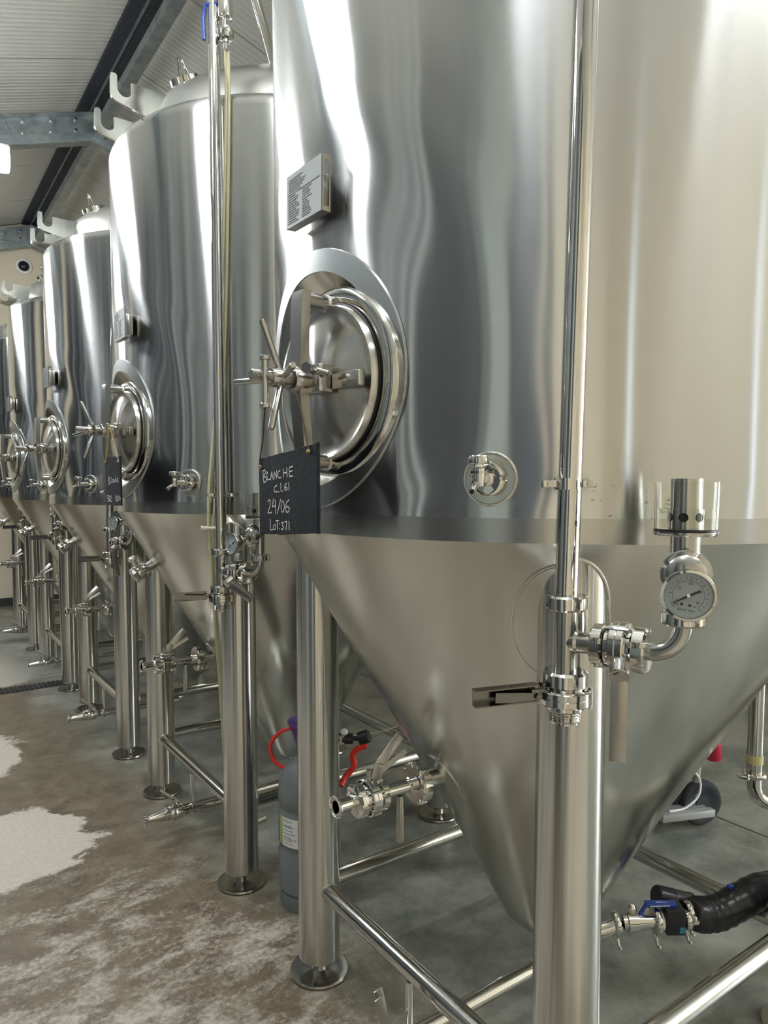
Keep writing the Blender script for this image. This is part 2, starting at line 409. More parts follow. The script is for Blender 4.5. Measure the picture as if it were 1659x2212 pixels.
# ridge beam and rafters
rb = thing('ridge_beam', 'long galvanised square ridge beam running under the roof along the tank row', 'beam')
one('beam_tube', rb, lambda s: s.bx((.0,YN,4.195),(.078,YF-.02,4.265)), m_galv)
one('channel', rb, lambda s: s.bx((-.085,YN,4.425),(-.005,YF-.02,4.495)), m_darkgalv, label='dark channel beside the ridge beam')
one('channel', rb, lambda s: s.bx((.006,YN,4.425),(.085,YF-.02,4.495)), m_darkgalv, label='dark channel above the ridge beam')
one('channel_lip', rb, lambda s: s.bx((-.006,YN,4.412),(.007,YF-.02,4.43)), m_galv)
def rscrew(s):
    s.lathe([(0,-.02),(.005,-.018),(.005,0),(0,0)], 8)
for i in range(26):
    part('screw', rb, 'rscrew', rscrew, m_pol, M=Matrix.Translation((-.045 if i % 2 else .03, -.5+i*.33, 4.428)))
def rafter(y, lab):
    r = thing('roof_rafter', lab, 'beam', (0,y,0), 'galvanised roof rafters')
    def zc_(x): return 4.185-.32*abs(x)
    for sgn, xe in ((-1, XL), (1, XR)):
        def web(s, sgn=sgn, xe=xe):
            s.prism([(0,zc_(0)),(xe,zc_(xe)),(xe,zc_(xe)+.195),(0,zc_(0)+.195)], .006, Matrix(((1,0,0,0),(0,0,1,0),(0,1,0,0),(0,0,0,1))))
        one('web', r, web, m_galv)
        def fl(s, sgn=sgn, xe=xe):
            for dz, hh in ((0, .072), (.185, .022)):
                for yy in ((-.05,.05),):
                    vs = []
                    for x_ in (0, xe):
                        for a in yy:
                            for q in (-.0, hh): vs.append((x_, a, zc_(x_)+dz-(.02 if not dz else 0)+q))
                    s.add(vs, [(0,1,3,2),(4,6,7,5),(0,4,5,1),(2,3,7,6),(0,2,6,4),(1,5,7,3)])
        one('flange', r, fl, m_galv)
        def hp(s, sgn=sgn):
            xe2 = sgn*.62
            s.prism([(sgn*.02,zc_(0)+.05),(xe2*.9,zc_(xe2)+.055),(xe2,zc_(xe2)+.185),(sgn*.02,zc_(0)+.185)], .006, Matrix(((1,0,0,0),(0,0,1,-.01),(0,1,0,0),(0,0,0,1))))
        one('haunch_plate', r, hp, m_galv)
        for bx_ in (.12,.3,.5):
            for dz in (.08,.165):
                part('bolt', r, 'rbolt', lambda s: s.cyl((0,0,0),(0,-.018,0),.012,seg=6), m_pol, M=Matrix.Translation((sgn*bx_, -.013, zc_(bx_)+dz)))
    return r
for y, lab in ((4.9,'galvanised steel rafter with bolted ridge plates, crossing above the second and third tanks'),
               (7.88,'galvanised steel rafter right against the cream far wall'),
               (1.95,'galvanised steel rafter nearest overhead, above the tank aisle'), (-1.0,'galvanised steel rafter behind the camera position')):
    if y > -5: rafter(y, lab)

# lamps: linear battens hung across the aisle
def lamp(x0, x1, y, z, lab):
    L = thing('ceiling_lamp', lab, 'lamp', (x0,y,z), 'hanging ceiling lamps')
    ln = x1-x0
    part('housing', L, 'lh%.2f' % ln, lambda s: s.box((ln,.07,.04), Matrix.Translation((ln/2,0,.06)), .012), m_white)
    part('tube', L, 'lt%.2f' % ln, lambda s: s.lathe([(0,0),(.05,.005),(.055,.03),(.055,ln-.03),(.05,ln-.005),(0,ln)], 16, frame((0,0,0),(1,0,0))), m_emit)
    zz = min(roofz(x0), roofz(x1))
    for q in (.12, ln-.12):
        zt = roofz(x0+q)-z
        one('cable', L, (lambda q=q, zt=zt: (lambda s: s.tube(smooth([(q,0,.06),(q+.02,.01,.06+zt*.5),(q,0,zt-.005)],5), .005, 6)))(), m_black)
lamp(-2.1, -.86, 2.9, 3.06, 'white tube lamp hanging at the left edge of the photo below the rafter')
lamp(-2.05, -1.1, .80, 2.96, 'white tube lamp hanging above the aisle beside the nearest and second tanks')
lamp(-2.6, -1.45, 5.65, 2.96, 'white tube lamp hanging above the aisle near the far wall')
lamp(-1.7, -.4, -.9, 3.85, 'added white fill tube lamp, unseen, above the aisle behind the camera')  # fill lamp added high up, clear of the tank reflections
lamp(-.2, 1.2, -2.1, 3.75, 'added unseen white tube lamp that brightens the end wall behind the camera')  # lamp added out of view to light the cream end wall

# unseen glowing window added in the right-hand wall to brighten the end wall
w1 = struct('fill_glow_panel', lambda s: s.bx((XR-.06,-4.3,.25),(XR+.0,-2.6,3.0)), m_white)
for i in range(2):
    one('pane', w1, (lambda i=i: (lambda s: s.bx((XR-.07,-4.25+i*.79,.32),(XR-.061,-4.25+i*.79+.74,2.93))))(), m_fillglow)
w2 = struct('window_2', lambda s: s.bx((-2.16,YN,.3),(-1.98,YN+.03,3.2)), m_white)
one('pane', w2, lambda s: s.bx((-2.11,YN+.03,.35),(-2.05,YN+.035,3.15)), m_day2)
w3 = struct('window_3', lambda s: s.bx((.92,YN,.3),(1.10,YN+.03,3.2)), m_white)
one('pane', w3, lambda s: s.bx((.98,YN+.03,.35),(1.04,YN+.035,3.15)), m_day2)

# ------------------------------------------------------------------ fermentation tanks
D, R, S = 1.454, .712, .45
ZC, ZB, ZT = 1.306, 1.347, 2.665
AZM = radians(186); NM = V((cos(AZM), sin(AZM), 0)); TM = V((-NM.y, NM.x, 0))   # manway axis, its horizontal tangent (towards the camera side)
TM = V((0,0,1)).cross(NM)
ZM = 1.597
MF = Matrix(((TM.x,0,NM.x,0),(TM.y,0,NM.y,0),(0,1,0,ZM),(0,0,0,1)))
def shell(s):
    na, nz = 288, 110; vs, fs = [], []
    def dent(az, z):
        # weld distortion of the thin sheet around the manway and around the sample valve
        d = 0
        u = (az-pi)*R; q = math.hypot(u/1.0, (z-1.61)/1.15)
        d -= .0032*math.exp(-((q-.33)/.075)**2)
        d += .0011*math.exp(-((q-.42)/.05)**2)-.0003*math.exp(-((q-.50)/.03)**2)
        u2 = (az-radians(360-146.5))*R; q2 = math.hypot(u2, (z-1.412)/1.3)
        d -= .0018*math.exp(-(q2/.085)**2)
        d += .0005*sin(az*9+1)*sin(z*3.1)+.0004*sin(az*17+2.2+z*.6)
        return d
    prof = [(0, ZB+(ZT-.035-ZB)*i/nz) for i in range(nz+1)]
    rows = [(R, z, True) for _, z in prof]+[(R-.035*(1-cos(a)), ZT-.035+.035*sin(a), False) for a in (radians(x) for x in (20,40,60,80,90))]+[(.60, ZT+.004, False)]
    for r, z, dd in rows:
        for i in range(na):
            az = 2*pi*i/na; k = min(1, (z-ZB)/.06)*min(1, max(0,(ZT-.05-z)/.1)) if dd else 0
            rr = r+(dent(az, z)*k if dd else 0); vs.append((rr*cos(az), rr*sin(az), z))
    for j in range(len(rows)-1):
        for i in range(na):
            k = (i+1) % na; fs.append((j*na+i, j*na+k, (j+1)*na+k, (j+1)*na+i))
    # leave the manway opening uncovered
    def inside(f_):
        c = [sum(vs[i][q] for i in f_)/4 for q in range(3)]
        if c[0] > 0 or c[2] > 2: return False
        u = (math.atan2(c[1], c[0]) % (2*pi)-pi)*R
        return math.hypot(u, c[2]-1.61) < .222
    s.add(vs, [f_ for f_ in fs if not inside(f_)])
def cone_prof():
    p = [(R, ZC), (.66,1.22), (.3,.605), (.135,.30), (.115,.262), (.085,.232), (.05,.216), (.03,.212), (.03,.17), (0,.17)]
    return p
def coner(z):
    p = cone_prof()
    for (r0,z0),(r1,z1) in zip(p, p[1:]):
        if z1 <= z <= z0: return r0+(r1-r0)*(z0-z)/(z0-z1)
    return R
def cone(s):
    pr = []
    p = cone_prof()
    for (r0,z0),(r1,z1) in zip(p[:3], p[1:4]):
        for i in range(10): k = i/10; pr.append((r0+(r1-r0)*k, z0+(z1-z0)*k))
    pr += p[3:]; s.lathe(pr[::-1], 160)
def dome(s):
    a, b_, z0, n_ = .62, .27, 2.70, 2.1
    pr = [(.64,ZT-.01),(.64,ZT+.012),(.622,ZT+.016)]
    pr += [(a*sin(t), z0+b_*max(0,cos(t))**(2/n_)) for t in [pi/2*(1-i/22) for i in range(23)]]
    pr[-1] = (0, z0+b_); s.lathe(pr, 128)
def disc_on_cyl(s, azc, zc_, r0, r1, h, th=.003, n_=64, R_=R):
    vs, fs = [], []
    rows = [(r0,h-th),(r0,h),(r1-.002,h),(r1,h-th)]
    for r_, hh in rows:
        for i in range(n_):
            a = 2*pi*i/n_; u = r_*cos(a); v = r_*sin(a); az = azc+math.asin(u/R_)
            vs.append(((R_+hh)*cos(az), (R_+hh)*sin(az), zc_+v))
    for j in range(3):
        for i in range(n_):
            k = (i+1) % n_; fs.append((j*n_+i, j*n_+k, (j+1)*n_+k, (j+1)*n_+i))
    s.add(vs, fs)
def manway_pad(s): disc_on_cyl(s, pi, 1.61, .212, .256, .005, .006)
def manway_recess(s):
    n_ = 96; vs, fs = [], []
    for i in range(n_):
        a = 2*pi*i/n_; u = .212*cos(a); v = .212*sin(a); az = pi+math.asin(u/R); vs.append(((R+.002)*cos(az), (R+.002)*sin(az), 1.61+v))
    nrm = (MF.inverted() @ V(vs[0]))
    # neck foot circle, matched by angle in the manway frame
    inv = MF.inverted()
    for i in range(n_):
        q = inv @ V(vs[i]); a = math.atan2(q.y, q.x); vs.append(tuple(MF @ V((.183*cos(a), .183*sin(a), .655))))
    for i in range(n_):
        k = (i+1) % n_; fs.append((i, k, n_+k, n_+i))
    s.add(vs, fs)
def manway_neck(s):
    s.lathe([(.186,.64),(.186,.655),(.183,.66),(.183,.705),(.180,.714),(.174,.718),(.160,.719),(.152,.717),(.150,.712),(.150,.66),(0,.66)], 96, MF)
def door_f(s):
    s.lathe([(.143,.700),(.146,.706),(.147,.720),(.146,.730),(.143,.735),(.138,.734),(.132,.730),(.118,.732),(.09,.741),(.06,.747),(.03,.750),(0,.751)], 128)
def gasket(s):
    s.lathe([(.150,.700),(.1505,.7205),(.1475,.7215),(.146,.700)], 96, MF)
def fl(p): return MF @ V(p)
def yoke(s):
    sh = [(-.163,.772,.014),(-.145,.780,.016),(-.03,.790,.017),(0,.792,.018),(.03,.790,.018),(.145,.786,.018),(.163,.783,.017)]
    n_ = len(sh); vs, fs = [], []
    for v, w_, hw in sh:
        dz = .0095
        vs += [MF @ V(p) for p in ((-hw,v,w_-dz),(hw,v,w_-dz),(hw,v,w_+dz),(-hw,v,w_+dz))]
    for i in range(n_-1):
        for k in range(4): j = (k+1) % 4; fs.append((i*4+k, i*4+j, i*4+4+j, i*4+4+k))
    fs += [(0,1,2,3),(n_*4-4,n_*4-1,n_*4-2,n_*4-3)]
    s.add(vs, fs); s.lathe([(0,.772),(.022,.772),(.024,.775),(.024,.806),(.022,.809),(0,.809)], 32, MF)
def stud(s):
    for v in (0,):
        s.cyl(fl((0,v,.715)), fl((0,v,.778)), .0150, seg=24, bev=.001)
def washer(s):
    for v in (0,): s.cyl(fl((0,v,.727)), fl((0,v,.732)), .0165, seg=24)
def hinge(s):
    s.box((.060,.050,.030), MF @ Matrix.Translation((.026,.0,.770)), .002)
    
    s.cyl(fl((.035,.012,.783)), fl((.050,.014,.806)), .0055)
    s.cyl(fl((.048,.014,.803)), fl((.053,.0145,.812)), .0105, seg=6); s.cyl(fl((.056,.012,.79)), fl((.07,.006,.775)), .006)
def hinge_arm(s):
    M_ = MF @ Matrix.Translation((.096,-.006,.750)); s.box((.078,.028,.016), M_, .002)
def screw(s):
    s.lathe([(0,.75),(.0105,.75),(.0105,.855)]+[q for i in range(9) for q in ((.0088,.857+i*.004),(.0105,.859+i*.004))]+[(.0088,.893),(0,.893)], 24, MF)
def knobnut(s):
    s.lathe([(0,.812),(.016,.812),(.018,.815),(.018,.848),(.0155,.853),(0,.853)], 32, MF)
def spoke(s):
    # along +x, tilted outwards (z)
    s.lathe([(0,0),(.0052,0),(.0052,.006),(.0062,.03),(.0062,.092),(.005,.097),(0,.098)], 14, frame((.010,0,.832),(1,0,.42)))
def tbolt(s):
    s.cyl(fl((.012,-.05,.872)), fl((.012,.028,.872)), .0065); s.cyl(fl((.012,.026,.872)), fl((.012,.034,.872)), .0105, bev=.001)
    s.cyl(fl((.012,-.058,.872)), fl((.012,-.050,.872)), .0105, bev=.001); s.cyl(fl((.012,.008,.872)), fl((.012,.012,.872)), .008)
def nameplate_plate(s):
    s.bx((-.741,-.070,-.051),(-.739,.070,.051))
def nameplate_bracket(s):
    s.box((.03,.06,.07), Matrix.Translation((-.716,0,0)), .002)
def nameplate_slot(s):
    # right side wall folded back, with a long oval cut-out
    s.bx((-.739,-.0705,-.051),(-.736,-.0690,.051)); s.bx((-.724,-.0705,-.051),(-.721,-.0690,.051))
    s.bx((-.736,-.0705,.042),(-.724,-.0690,.051)); s.bx((-.736,-.0705,-.051),(-.724,-.0690,-.042))
def nameplate_fold(s):
    s.bx((-.739,-.069,-.051),(-.721,.070,-.0495))
def nameplate_text(s):
    rd = random.Random(3)
    # tiny engraved lines, unreadable at this size: a heading block, a rule, two columns
    z = .040
    while z > -.044:
        if abs(z-.012) < .003: s.bx((-.7418,-.064,z-.0004),(-.741,.064,z+.0004))
        else:
            cols = [(.060,-.02)] if z > .014 else [(.062,.012),(.004,-.03)]
            for a, c in cols:
                y = a
                while y > c+(a-c)*rd.random()*.5:
                    ln = .003+.006*rd.random(); s.bx((-.7416,y-ln,z-.0011),(-.741,y,z+.0011)); y -= ln+.0016
        z -= .0046
def hook(s):
    # flat lifting lug with a U-shaped notch, plate in the x-z plane; x outward (negative)
    arc = [(-.700+.024*cos(t), .012+.024*sin(t)) for t in [pi*(-i/12) for i in range(13)]]
    pl = [(-.54,.045),(-.676,.042)]+arc+[(-.724,.050),(-.728,.056),(-.742,.056),(-.746,.050),(-.748,-.012),(-.742,-.026),(-.728,-.033),(-.60,-.058),(-.54,-.07)]
    s.prism(pl, .008, Matrix(((1,0,0,0),(0,0,1,0),(0,1,0,0),(0,0,0,1))))
def hatch(s):
    M_ = frame((-.47,-.10,2.862),(-.42,-.10,1)); s.nut(.062,.026,M_ @ Matrix.Translation((0,0,.018)),6); s.lathe([(.05,-.03),(.05,.03),(.03,.038),(0,.04)],32,M_)
def hatch_handle(s):
    M_ = frame((-.47,-.10,2.862),(-.42,-.10,1),(0,1,0))
    s.tube([M_ @ V(p) for p in ((-.035,0,.035),(-.02,0,.085),(.0,0,.10),(.035,0,.045))], .004, 8)
def leg(s): s.lathe([(0,.05),(.055,.05),(.059,.054),(.059,1.282),(0,1.282)], 64)
def foot(s):
    s.lathe([(0,.002),(.083,.002),(.0855,.006),(.084,.011),(.081,.0115),(.060,.0085),(.030,.010),(.021,.012),(.020,.06)], 48)
    s.m = 1; s.cyl((-.045,-.055,.0095),(-.045,-.055,.0112),.006,seg=12)
def legpad(sx, sy):
    def fn(s):
        az0 = math.atan2(sy, sx)+(.03*sx*sy*-1 if sx < 0 else 0); zc_ = 1.155; n_ = 48; rows = []; vs, fs = [], []
        for rr, h in ((0,.003),(.5,.003),(.985,.003),(1.,.0)):
            for i in range(n_):
                a = 2*pi*i/n_; z = zc_+.113*rr*sin(a); r_ = coner(z); az = az0+.084*rr*cos(a)/r_
                nx = .86; vs.append(((r_+h)*cos(az), (r_+h)*sin(az), z-h*.5))
        for j in range(3):
            for i in range(n_):
                k = (i+1) % n_; fs.append((j*n_+i, j*n_+k, (j+1)*n_+k, (j+1)*n_+i))
        s.add(vs, fs)
    return fn
def legweld(sx, sy):
    def fn(s):
        az0 = math.atan2(sy, sx)+(.03*sx*sy*-1 if sx < 0 else 0); zc_ = 1.155
        pts = []
        for i in range(64):
            a = 2*pi*i/64; z = zc_+.113*sin(a); r_ = coner(z)+.0015; az = az0+.084*cos(a)/r_; pts.append((r_*cos(az), r_*sin(az), z))
        s.tube(pts, .0024, 6, close=True)
    return fn
def saddle(sx, sy):
    def fn(s):
        pts = []   # saddle weld where the tube meets the cone
        for i in range(64):
            a = 2*pi*i/64; x_, y_ = sx*S+.0605*cos(a), sy*S+.0605*sin(a); r_ = math.hypot(x_, y_)
            lo, hi = .9, 1.306
            for _ in range(24):
                md = (lo+hi)/2
                if coner(md) < r_: lo = md
                else: hi = md
            pts.append((x_, y_, lo-.001))
        s.tube(pts, .0028, 6, close=True)
    return fn
ZR = .262
def brace(a, c, z=ZR):
    def fn(s):
        s.cyl((a[0],a[1],z),(c[0],c[1],z),.0235,seg=36)
    return fn
def brace_weld(a, c, z=ZR, e=0):
    def fn(s):
        A, C_ = V((*a,z)), V((*c,z)); d = (C_-A).normalized()
        for p, dd in (((A, d), (C_, -d))[e],):
            t = d.cross(V((0,0,1)))
            pts = [p+dd*(sqrt(.0595**2-(.0245*cos(2*pi*i/24))**2))+t*.0245*cos(2*pi*i/24)+V((0,0,.0245*sin(2*pi*i/24))) for i in range(24)]
            s.tube(pts, .0022, 6, close=True)
    return fn
# ---- sample valve on the cladding
AZV = radians(-146.5)
def FV():
    nv = V((cos(AZV), sin(AZV), 0)); t = V((0,0,1)).cross(nv)
    return Matrix(((t.x,0,nv.x,0),(t.y,0,nv.y,0),(0,1,0,1.412),(0,0,0,1)))
VF = FV()
def sv_pad(s): disc_on_cyl(s, AZV, 1.412, .001, .043, .004, .004)
def sv_weld(s):
    pts = []
    for i in range(64):
        a = 2*pi*i/64; az = AZV+math.asin(.0435*cos(a)/R); pts.append(((R+.002)*cos(az), (R+.002)*sin(az), 1.412+.0435*sin(a)))
    s.tube(pts, .0022, 6, close=True)
def sv_body(s):
    s.lathe([(.020,R-.01),(.020,R+.014)], 32, VF); s.nut(.0285,.014,VF @ Matrix.Translation((0,0,R+.020)),4,.02,.0)
    s.lathe([(0,R+.0245),(.0225,R+.0245),(.022,R+.027),(.012,R+.028),(.012,R+.034),(.009,R+.035),(.009,R+.075)], 32, VF)
    s.cyl(VF @ V((0,-.013,R+.077)), VF @ V((0,.017,R+.077)), .0095, bev=.001); s.cyl(VF @ V((0,.008,R+.077)), VF @ V((0,.012,R+.077)), .013, seg=8)
def sv_spout(s):
    p = [VF @ V(q) for q in ((0,-.008,R+.08),(-.002,-.011,R+.095),(-.003,-.020,R+.110))]
    s.tube(smooth(p,4), .0055, 14); s.m = 1; e = VF @ V((-.0031,-.0206,R+.1106)); s.cyl(e, e+(p[2]-p[1]).normalized()*.0006, .0032)
def sv_knob(s):
    s.lathe([(0,.0)]+[(.008,.0),(.008,.004)]+[(.0165,.005),(.0175,.007),(.0175,.016),(.016,.018),(0,.018)], 9, VF @ frame((0,.018,R+.077),(0,1,0)))
# ---- riser and its fittings (local origin on the riser axis)
BD = V((.358,-.934,0))
def nutM(p, d): return frame(p, d)
def riser(lean):
    def fn(s):
        if lean > 2:
            s.tube([(0,0,1.2),(0,0,1.215),(.016*1.5*lean,-.011*1.5*lean,2.70)], .0180, 24); return
        top = V((.016*1.9*lean,-.011*1.9*lean,3.22))
        s.tube([(0,0,1.2),(0,0,1.215), top], .0180, 28, cap=False)
        a = top; e = V((-.02,.02,3.3)) if False else V((top.x,top.y,3.42)); c = V((.51,.52,3.0))
        s.tube(bend(top, e, c, .06)[0:], .0180, 24)
    return fn
def pclamp(s):
    dd = V((.82,-.57,0))
    s.lathe([(.0182,-.009),(.0215,-.009),(.0215,.009),(.0182,.009)], 28, Matrix.Translation((0,0,1.392)))
    for sg in (-1,1):
        s.box((.022,.012,.020), frame(dd*sg*.031+V((0,0,1.392)), (dd.y,-dd.x,0), dd) @ Matrix.Rotation(0,4,'Z'), .0015)
        s.cyl(dd*sg*.031+V((-.006,-.008,1.392)), dd*sg*.031+V((-.0095,-.0135,1.392)), .0055, seg=6)
    s.cyl((0,0,1.392),(.06,.05,1.392),.006)
def tee(s):
    s.cyl((0,0,1.075),(0,0,1.2),.0178,seg=28)
    s.tube([(0,0,1.143), BD*.055+V((0,0,1.143))], .0165, 24); s.lathe([(.0165,.016),(.0195,.0175),(.0165,.022)],24,frame((0,0,1.143),BD))
def n1(s): s.nut(.0335,.024,nutM((0,0,1.205),(0,0,1)),4,.018)
def n2(s): s.nut(.0360,.026,nutM((0,0,1.083),(0,0,1)),4,.012)
def n3(s): s.nut(.0345,.020,nutM(BD*.055+V((0,0,1.143)),BD),4,.014)
def n4(s): s.nut(.0345,.022,nutM(BD*.116+V((0,0,1.143)),BD),4,.014)
def n5(s): s.nut(.031,.020,nutM(BD*.174+V((0,0,1.198)),(0,0,1)),4,.014)
def bfly(s, p, d, r=.036):
    M_ = frame(p, d)
    s.lathe([(0,-.020),(r*.72,-.020),(r*.72,-.013),(r*.95,-.012),(r,-.010),(r,-.001),(r*.97,0),(r,.001),(r,.010),(r*.95,.012),(r*.72,.013),(r*.72,.020),(0,.020)], 40, M_)
    for i in range(4):
        a = radians(35+90*i); q = M_ @ V((r*.93*cos(a), r*.93*sin(a), 0)); ax = (M_.to_3x3() @ V((0,0,1)))
        s.cyl(q-ax*.017, q+ax*.017, .0042, seg=6)
def lowvalve(s):
    bfly(s, V((0,0,1.055)), V((0,0,1)), .042)
    s.lathe([(0,1.044)]+[q for i in range(6) for q in ((.0255,1.040-i*.0045),(.0235,1.0378-i*.0045))]+[(.0235,1.012),(.0205,1.011),(.0195,1.02),(0,1.02)][:], 32)
def lowlever(s):
    d = V((-.925,.38,0)); o = V((0,0,1.058)); M_ = frame(o, (0,0,1), d)
    s.box((.022,.010,.014), M_ @ Matrix.Translation((.048,0,.004)), .002)
    s.box((.105,.018,.0022), M_ @ Matrix.Translation((.100,0,.016)) @ Matrix.Rotation(.04,4,'Y'))
    s.box((.105,.0022,.026), M_ @ Matrix.Translation((.100,-.009,.004)) @ Matrix.Rotation(.04,4,'Y'))
    s.box((.105,.018,.0022), M_ @ Matrix.Translation((.100,0,-.009)) @ Matrix.Rotation(.04,4,'Y'))
    s.box((.070,.0022,.016), M_ @ Matrix.Translation((.085,.006,.000)) @ Matrix.Rotation(-.06,4,'Y'))
    for q in (-1,1): s.cyl(M_ @ V((.050,q*.009,.0)), M_ @ V((.050,q*.013,.0)), .005, seg=6)
def sidevalve(s): bfly(s, BD*.086+V((0,0,1.143)), BD, .040)
def leverhub(gd):
    def fn(s):
        o = BD*.086+V((0,0,1.143)); d = (gd+V((0,0,-.60))).normalized()
        s.cyl(o+d*.028, o+d*.062, .0155, seg=28, bev=.001); s.cyl(o+d*.0615, o+d*.0635, .0095, seg=6)
    return fn
def sidelever(gd, ang):
    def fn(s):
        o = BD*.086+V((0,0,1.143)); d = (gd+V((0,0,-.60))).normalized(); tip = o+d*.056
        along = V((BD.x*sin(ang), BD.y*sin(ang), -cos(ang)))
        M_ = frame(tip, gd, along)
        s.box((.122,.0235,.003), M_ @ Matrix.Translation((.070,0,0)), .0008)
        s.box((.122,.002,.012), M_ @ Matrix.Translation((.070,.011,-.006)))
    return fn
def elbow(s):
    z0 = V((0,0,1.143)); s.tube(bend(BD*.116+z0, BD*.174+z0, BD*.174+V((0,0,1.20)), .045, 12), .0135, 24)
def crosst(s):
    a = BD*.174; s.cyl(a+V((0,0,1.20)), a+V((0,0,1.318)), .0165, seg=28)
    s.lathe([(.0165,1.292),(.0205,1.293),(.0205,1.318),(0,1.318)],28,Matrix.Translation(a))
def gnut(gd):
    def fn(s):
        a = BD*.174+V((0,0,1.266)); s.cyl(a, a+gd*.036, .016, seg=24); s.nut(.034,.016,frame(a+gd*.034,gd),4,.010)
        s.lathe([(0,0),(.0285,0),(.024,.006),(.010,.010),(.010,.032)],28,frame(a+gd*.040,gd)); s.tube([a+gd*.055,a+gd*.066+V((0,0,-.008)),a+gd*.078+V((0,0,-.02))],.011,8)
    return fn
def gaugec(gd): return BD*.174+V((0,0,1.246))+gd*.098
def gbody(gd):
    def fn(s):
        s.lathe([(0,-.022),(.026,-.022),(.030,-.016),(.0305,.002),(.034,.004),(.0345,.008),(.0335,.0105),(.0305,.011),(.0295,.006),(0,.006)], 48, frame(gaugec(gd), gd))
    return fn
def GM(gd, k=0):
    up = V((0,0,1)); x_ = up.cross(gd).normalized()
    c = gaugec(gd)+gd*.0068
    return Matrix(((x_.x,0,gd.x,c.x),(x_.y,0,gd.y,c.y),(x_.z,1,gd.z,c.z),(0,0,0,1))) @ Matrix.Rotation(radians(-8),4,'Z')
def gdial(s, M_): s.lathe([(.0296,0),(0,0)], 40, M_)
def gneedle(s, M_):
    s.prism([(-.0195,-.0145),(-.0005,.0012),(.0125,.0095),(.014,.0078),(.0012,-.0014),(-.0193,-.0150)], .0006, M_ @ Matrix.Translation((0,0,.0012)))
    for a in range(19):
        t = radians(225-a*15); c_, s_ = cos(t), sin(t); big_ = a % 3 == 0; ra, rb_ = (.0205 if big_ else .0225), .0245
        s.add([(ra*c_-.0003*s_,ra*s_+.0003*c_,.0004),(rb_*c_-.0003*s_,rb_*s_+.0003*c_,.0004),(rb_*c_+.0003*s_,rb_*s_-.0003*c_,.0004),(ra*c_+.0003*s_,ra*s_-.0003*c_,.0004)],[(0,1,2,3)],M_)
        if a < 18:
            t2 = radians(225-(a+1)*15); rr = .0192
            s.add([(rr*c_,rr*s_,.0004),(rr*cos(t2),rr*sin(t2),.0004),((rr+.0004)*cos(t2),(rr+.0004)*sin(t2),.0004),((rr+.0004)*c_,(rr+.0004)*s_,.0004)],[(0,1,2,3)],M_)
    for x_ in (-.0065,.0035): s.lathe([(.0018,0),(0,0)],10,M_ @ Matrix.Translation((x_,-.0125,.0005)))
def ghub(s, M_): s.lathe([(0,.002),(.0022,.002),(.0022,0)],16,M_)
_fc = {}
def textmesh(txt, size, key):
    if key in _fc: return _fc[key]
    c = bpy.data.curves.new('txt', 'FONT'); c.body = txt; c.size = size; c.align_x = 'CENTER'; c.align_y = 'CENTER'; c.resolution_u = 2
    o = bpy.data.objects.new('txt', c); COL.objects.link(o); bpy.context.view_layer.update()
    me = bpy.data.meshes.new_from_object(o.evaluated_get(bpy.context.evaluated_depsgraph_get())); bpy.data.objects.remove(o)
    me.materials.clear(); _fc[key] = ([tuple(v.co) for v in me.vertices], [tuple(p.vertices) for p in me.polygons]); return _fc[key]
def gtext(s, M_):
    for t, sz, x_, y_ in (('40',.0048,0,.0155),('20',.0042,-.0125,.008),('0',.004,-.0135,-.0075),('80',.004,.0125,-.0075),('60',.0042,.0135,.007),('bar',.0036,-.0125,-.0130),('psi',.0036,.0095,-.0130),('JIANG YEN',.0042,.0,-.0195)):
        vs, fs = textmesh(t, sz, 'g'+t); s.add(vs, fs, M_ @ Matrix.Translation((x_,y_,.0006)))
def cupbase(s):
    s.lathe([(0,1.318),(.042,1.318),(.0435,1.320),(.0435,1.3235),(0,1.3235)],48,Matrix.Translation(BD*.174))
def cupring(s): s.lathe([(.036,1.3236),(.0432,1.3236),(.0432,1.3275),(.036,1.3275)],48,Matrix.Translation(BD*.174))
def cup(s): s.lathe([(.0395,1.3276),(.0425,1.3276),(.0435,1.394),(.0415,1.394),(.0395,1.3276)],56,Matrix.Translation(BD*.174))
def water(s): s.lathe([(.0218,1.3279),(.0385,1.3279),(.0388,1.356),(.0222,1.356),(.0218,1.3279)],48,Matrix.Translation(BD*.174))
def innert(s):
    s.lathe([(.0215,1.3277),(.0215,1.399),(.0195,1.399),(.0195,1.33)],36,Matrix.Translation(BD*.174))
    s.m = 1
    for i in range(6):
        a = 2*pi*i/6+.4; p = BD*.174+V((.0205*cos(a),.0205*sin(a),1.344)); d = V((cos(a),sin(a),0)); s.cyl(p, p+d*.0012, .0065, seg=16)
# ---- racking arm, drain, spare port, small tee
def rk_pipe(s):
    s.cyl((-.30,.02,.705),(-.43,.02,.705),.0205,seg=28); s.cyl((-.42,.02,.705),(-.60,.02,.705),.0150,seg=28)
    s.lathe([(.0150,-.002),(.0178,0),(.0150,.003)],28,frame((-.452,.02,.705),(-1,0,0)))
def rk_pad(s):
    n_ = 40; vs, fs = [], []
    for rr, h in ((0,.003),(1.,.003),(1.02,0)):
        for i in range(n_):
            a = 2*pi*i/n_; z = .70+.062*rr*sin(a); r_ = coner(z); az = pi+.052*rr*cos(a)/r_-.03; vs.append(((r_+h)*cos(az),(r_+h)*sin(az),z))
    for j in range(2):
        for i in range(n_): k = (i+1) % n_; fs.append((j*n_+i, j*n_+k, (j+1)*n_+k, (j+1)*n_+i))
    s.add(vs, fs)
def rk_n1(s): s.nut(.049,.028,frame((-.427,.02,.705),(-1,0,0)),8,.0145,.1); 
def rk_ring(s): s.lathe([(.030,-.0145),(.0345,-.0150),(.0345,-.0145)][::-1]+[(.034,-.015)],32,frame((-.427,.02,.705),(1,0,0)))
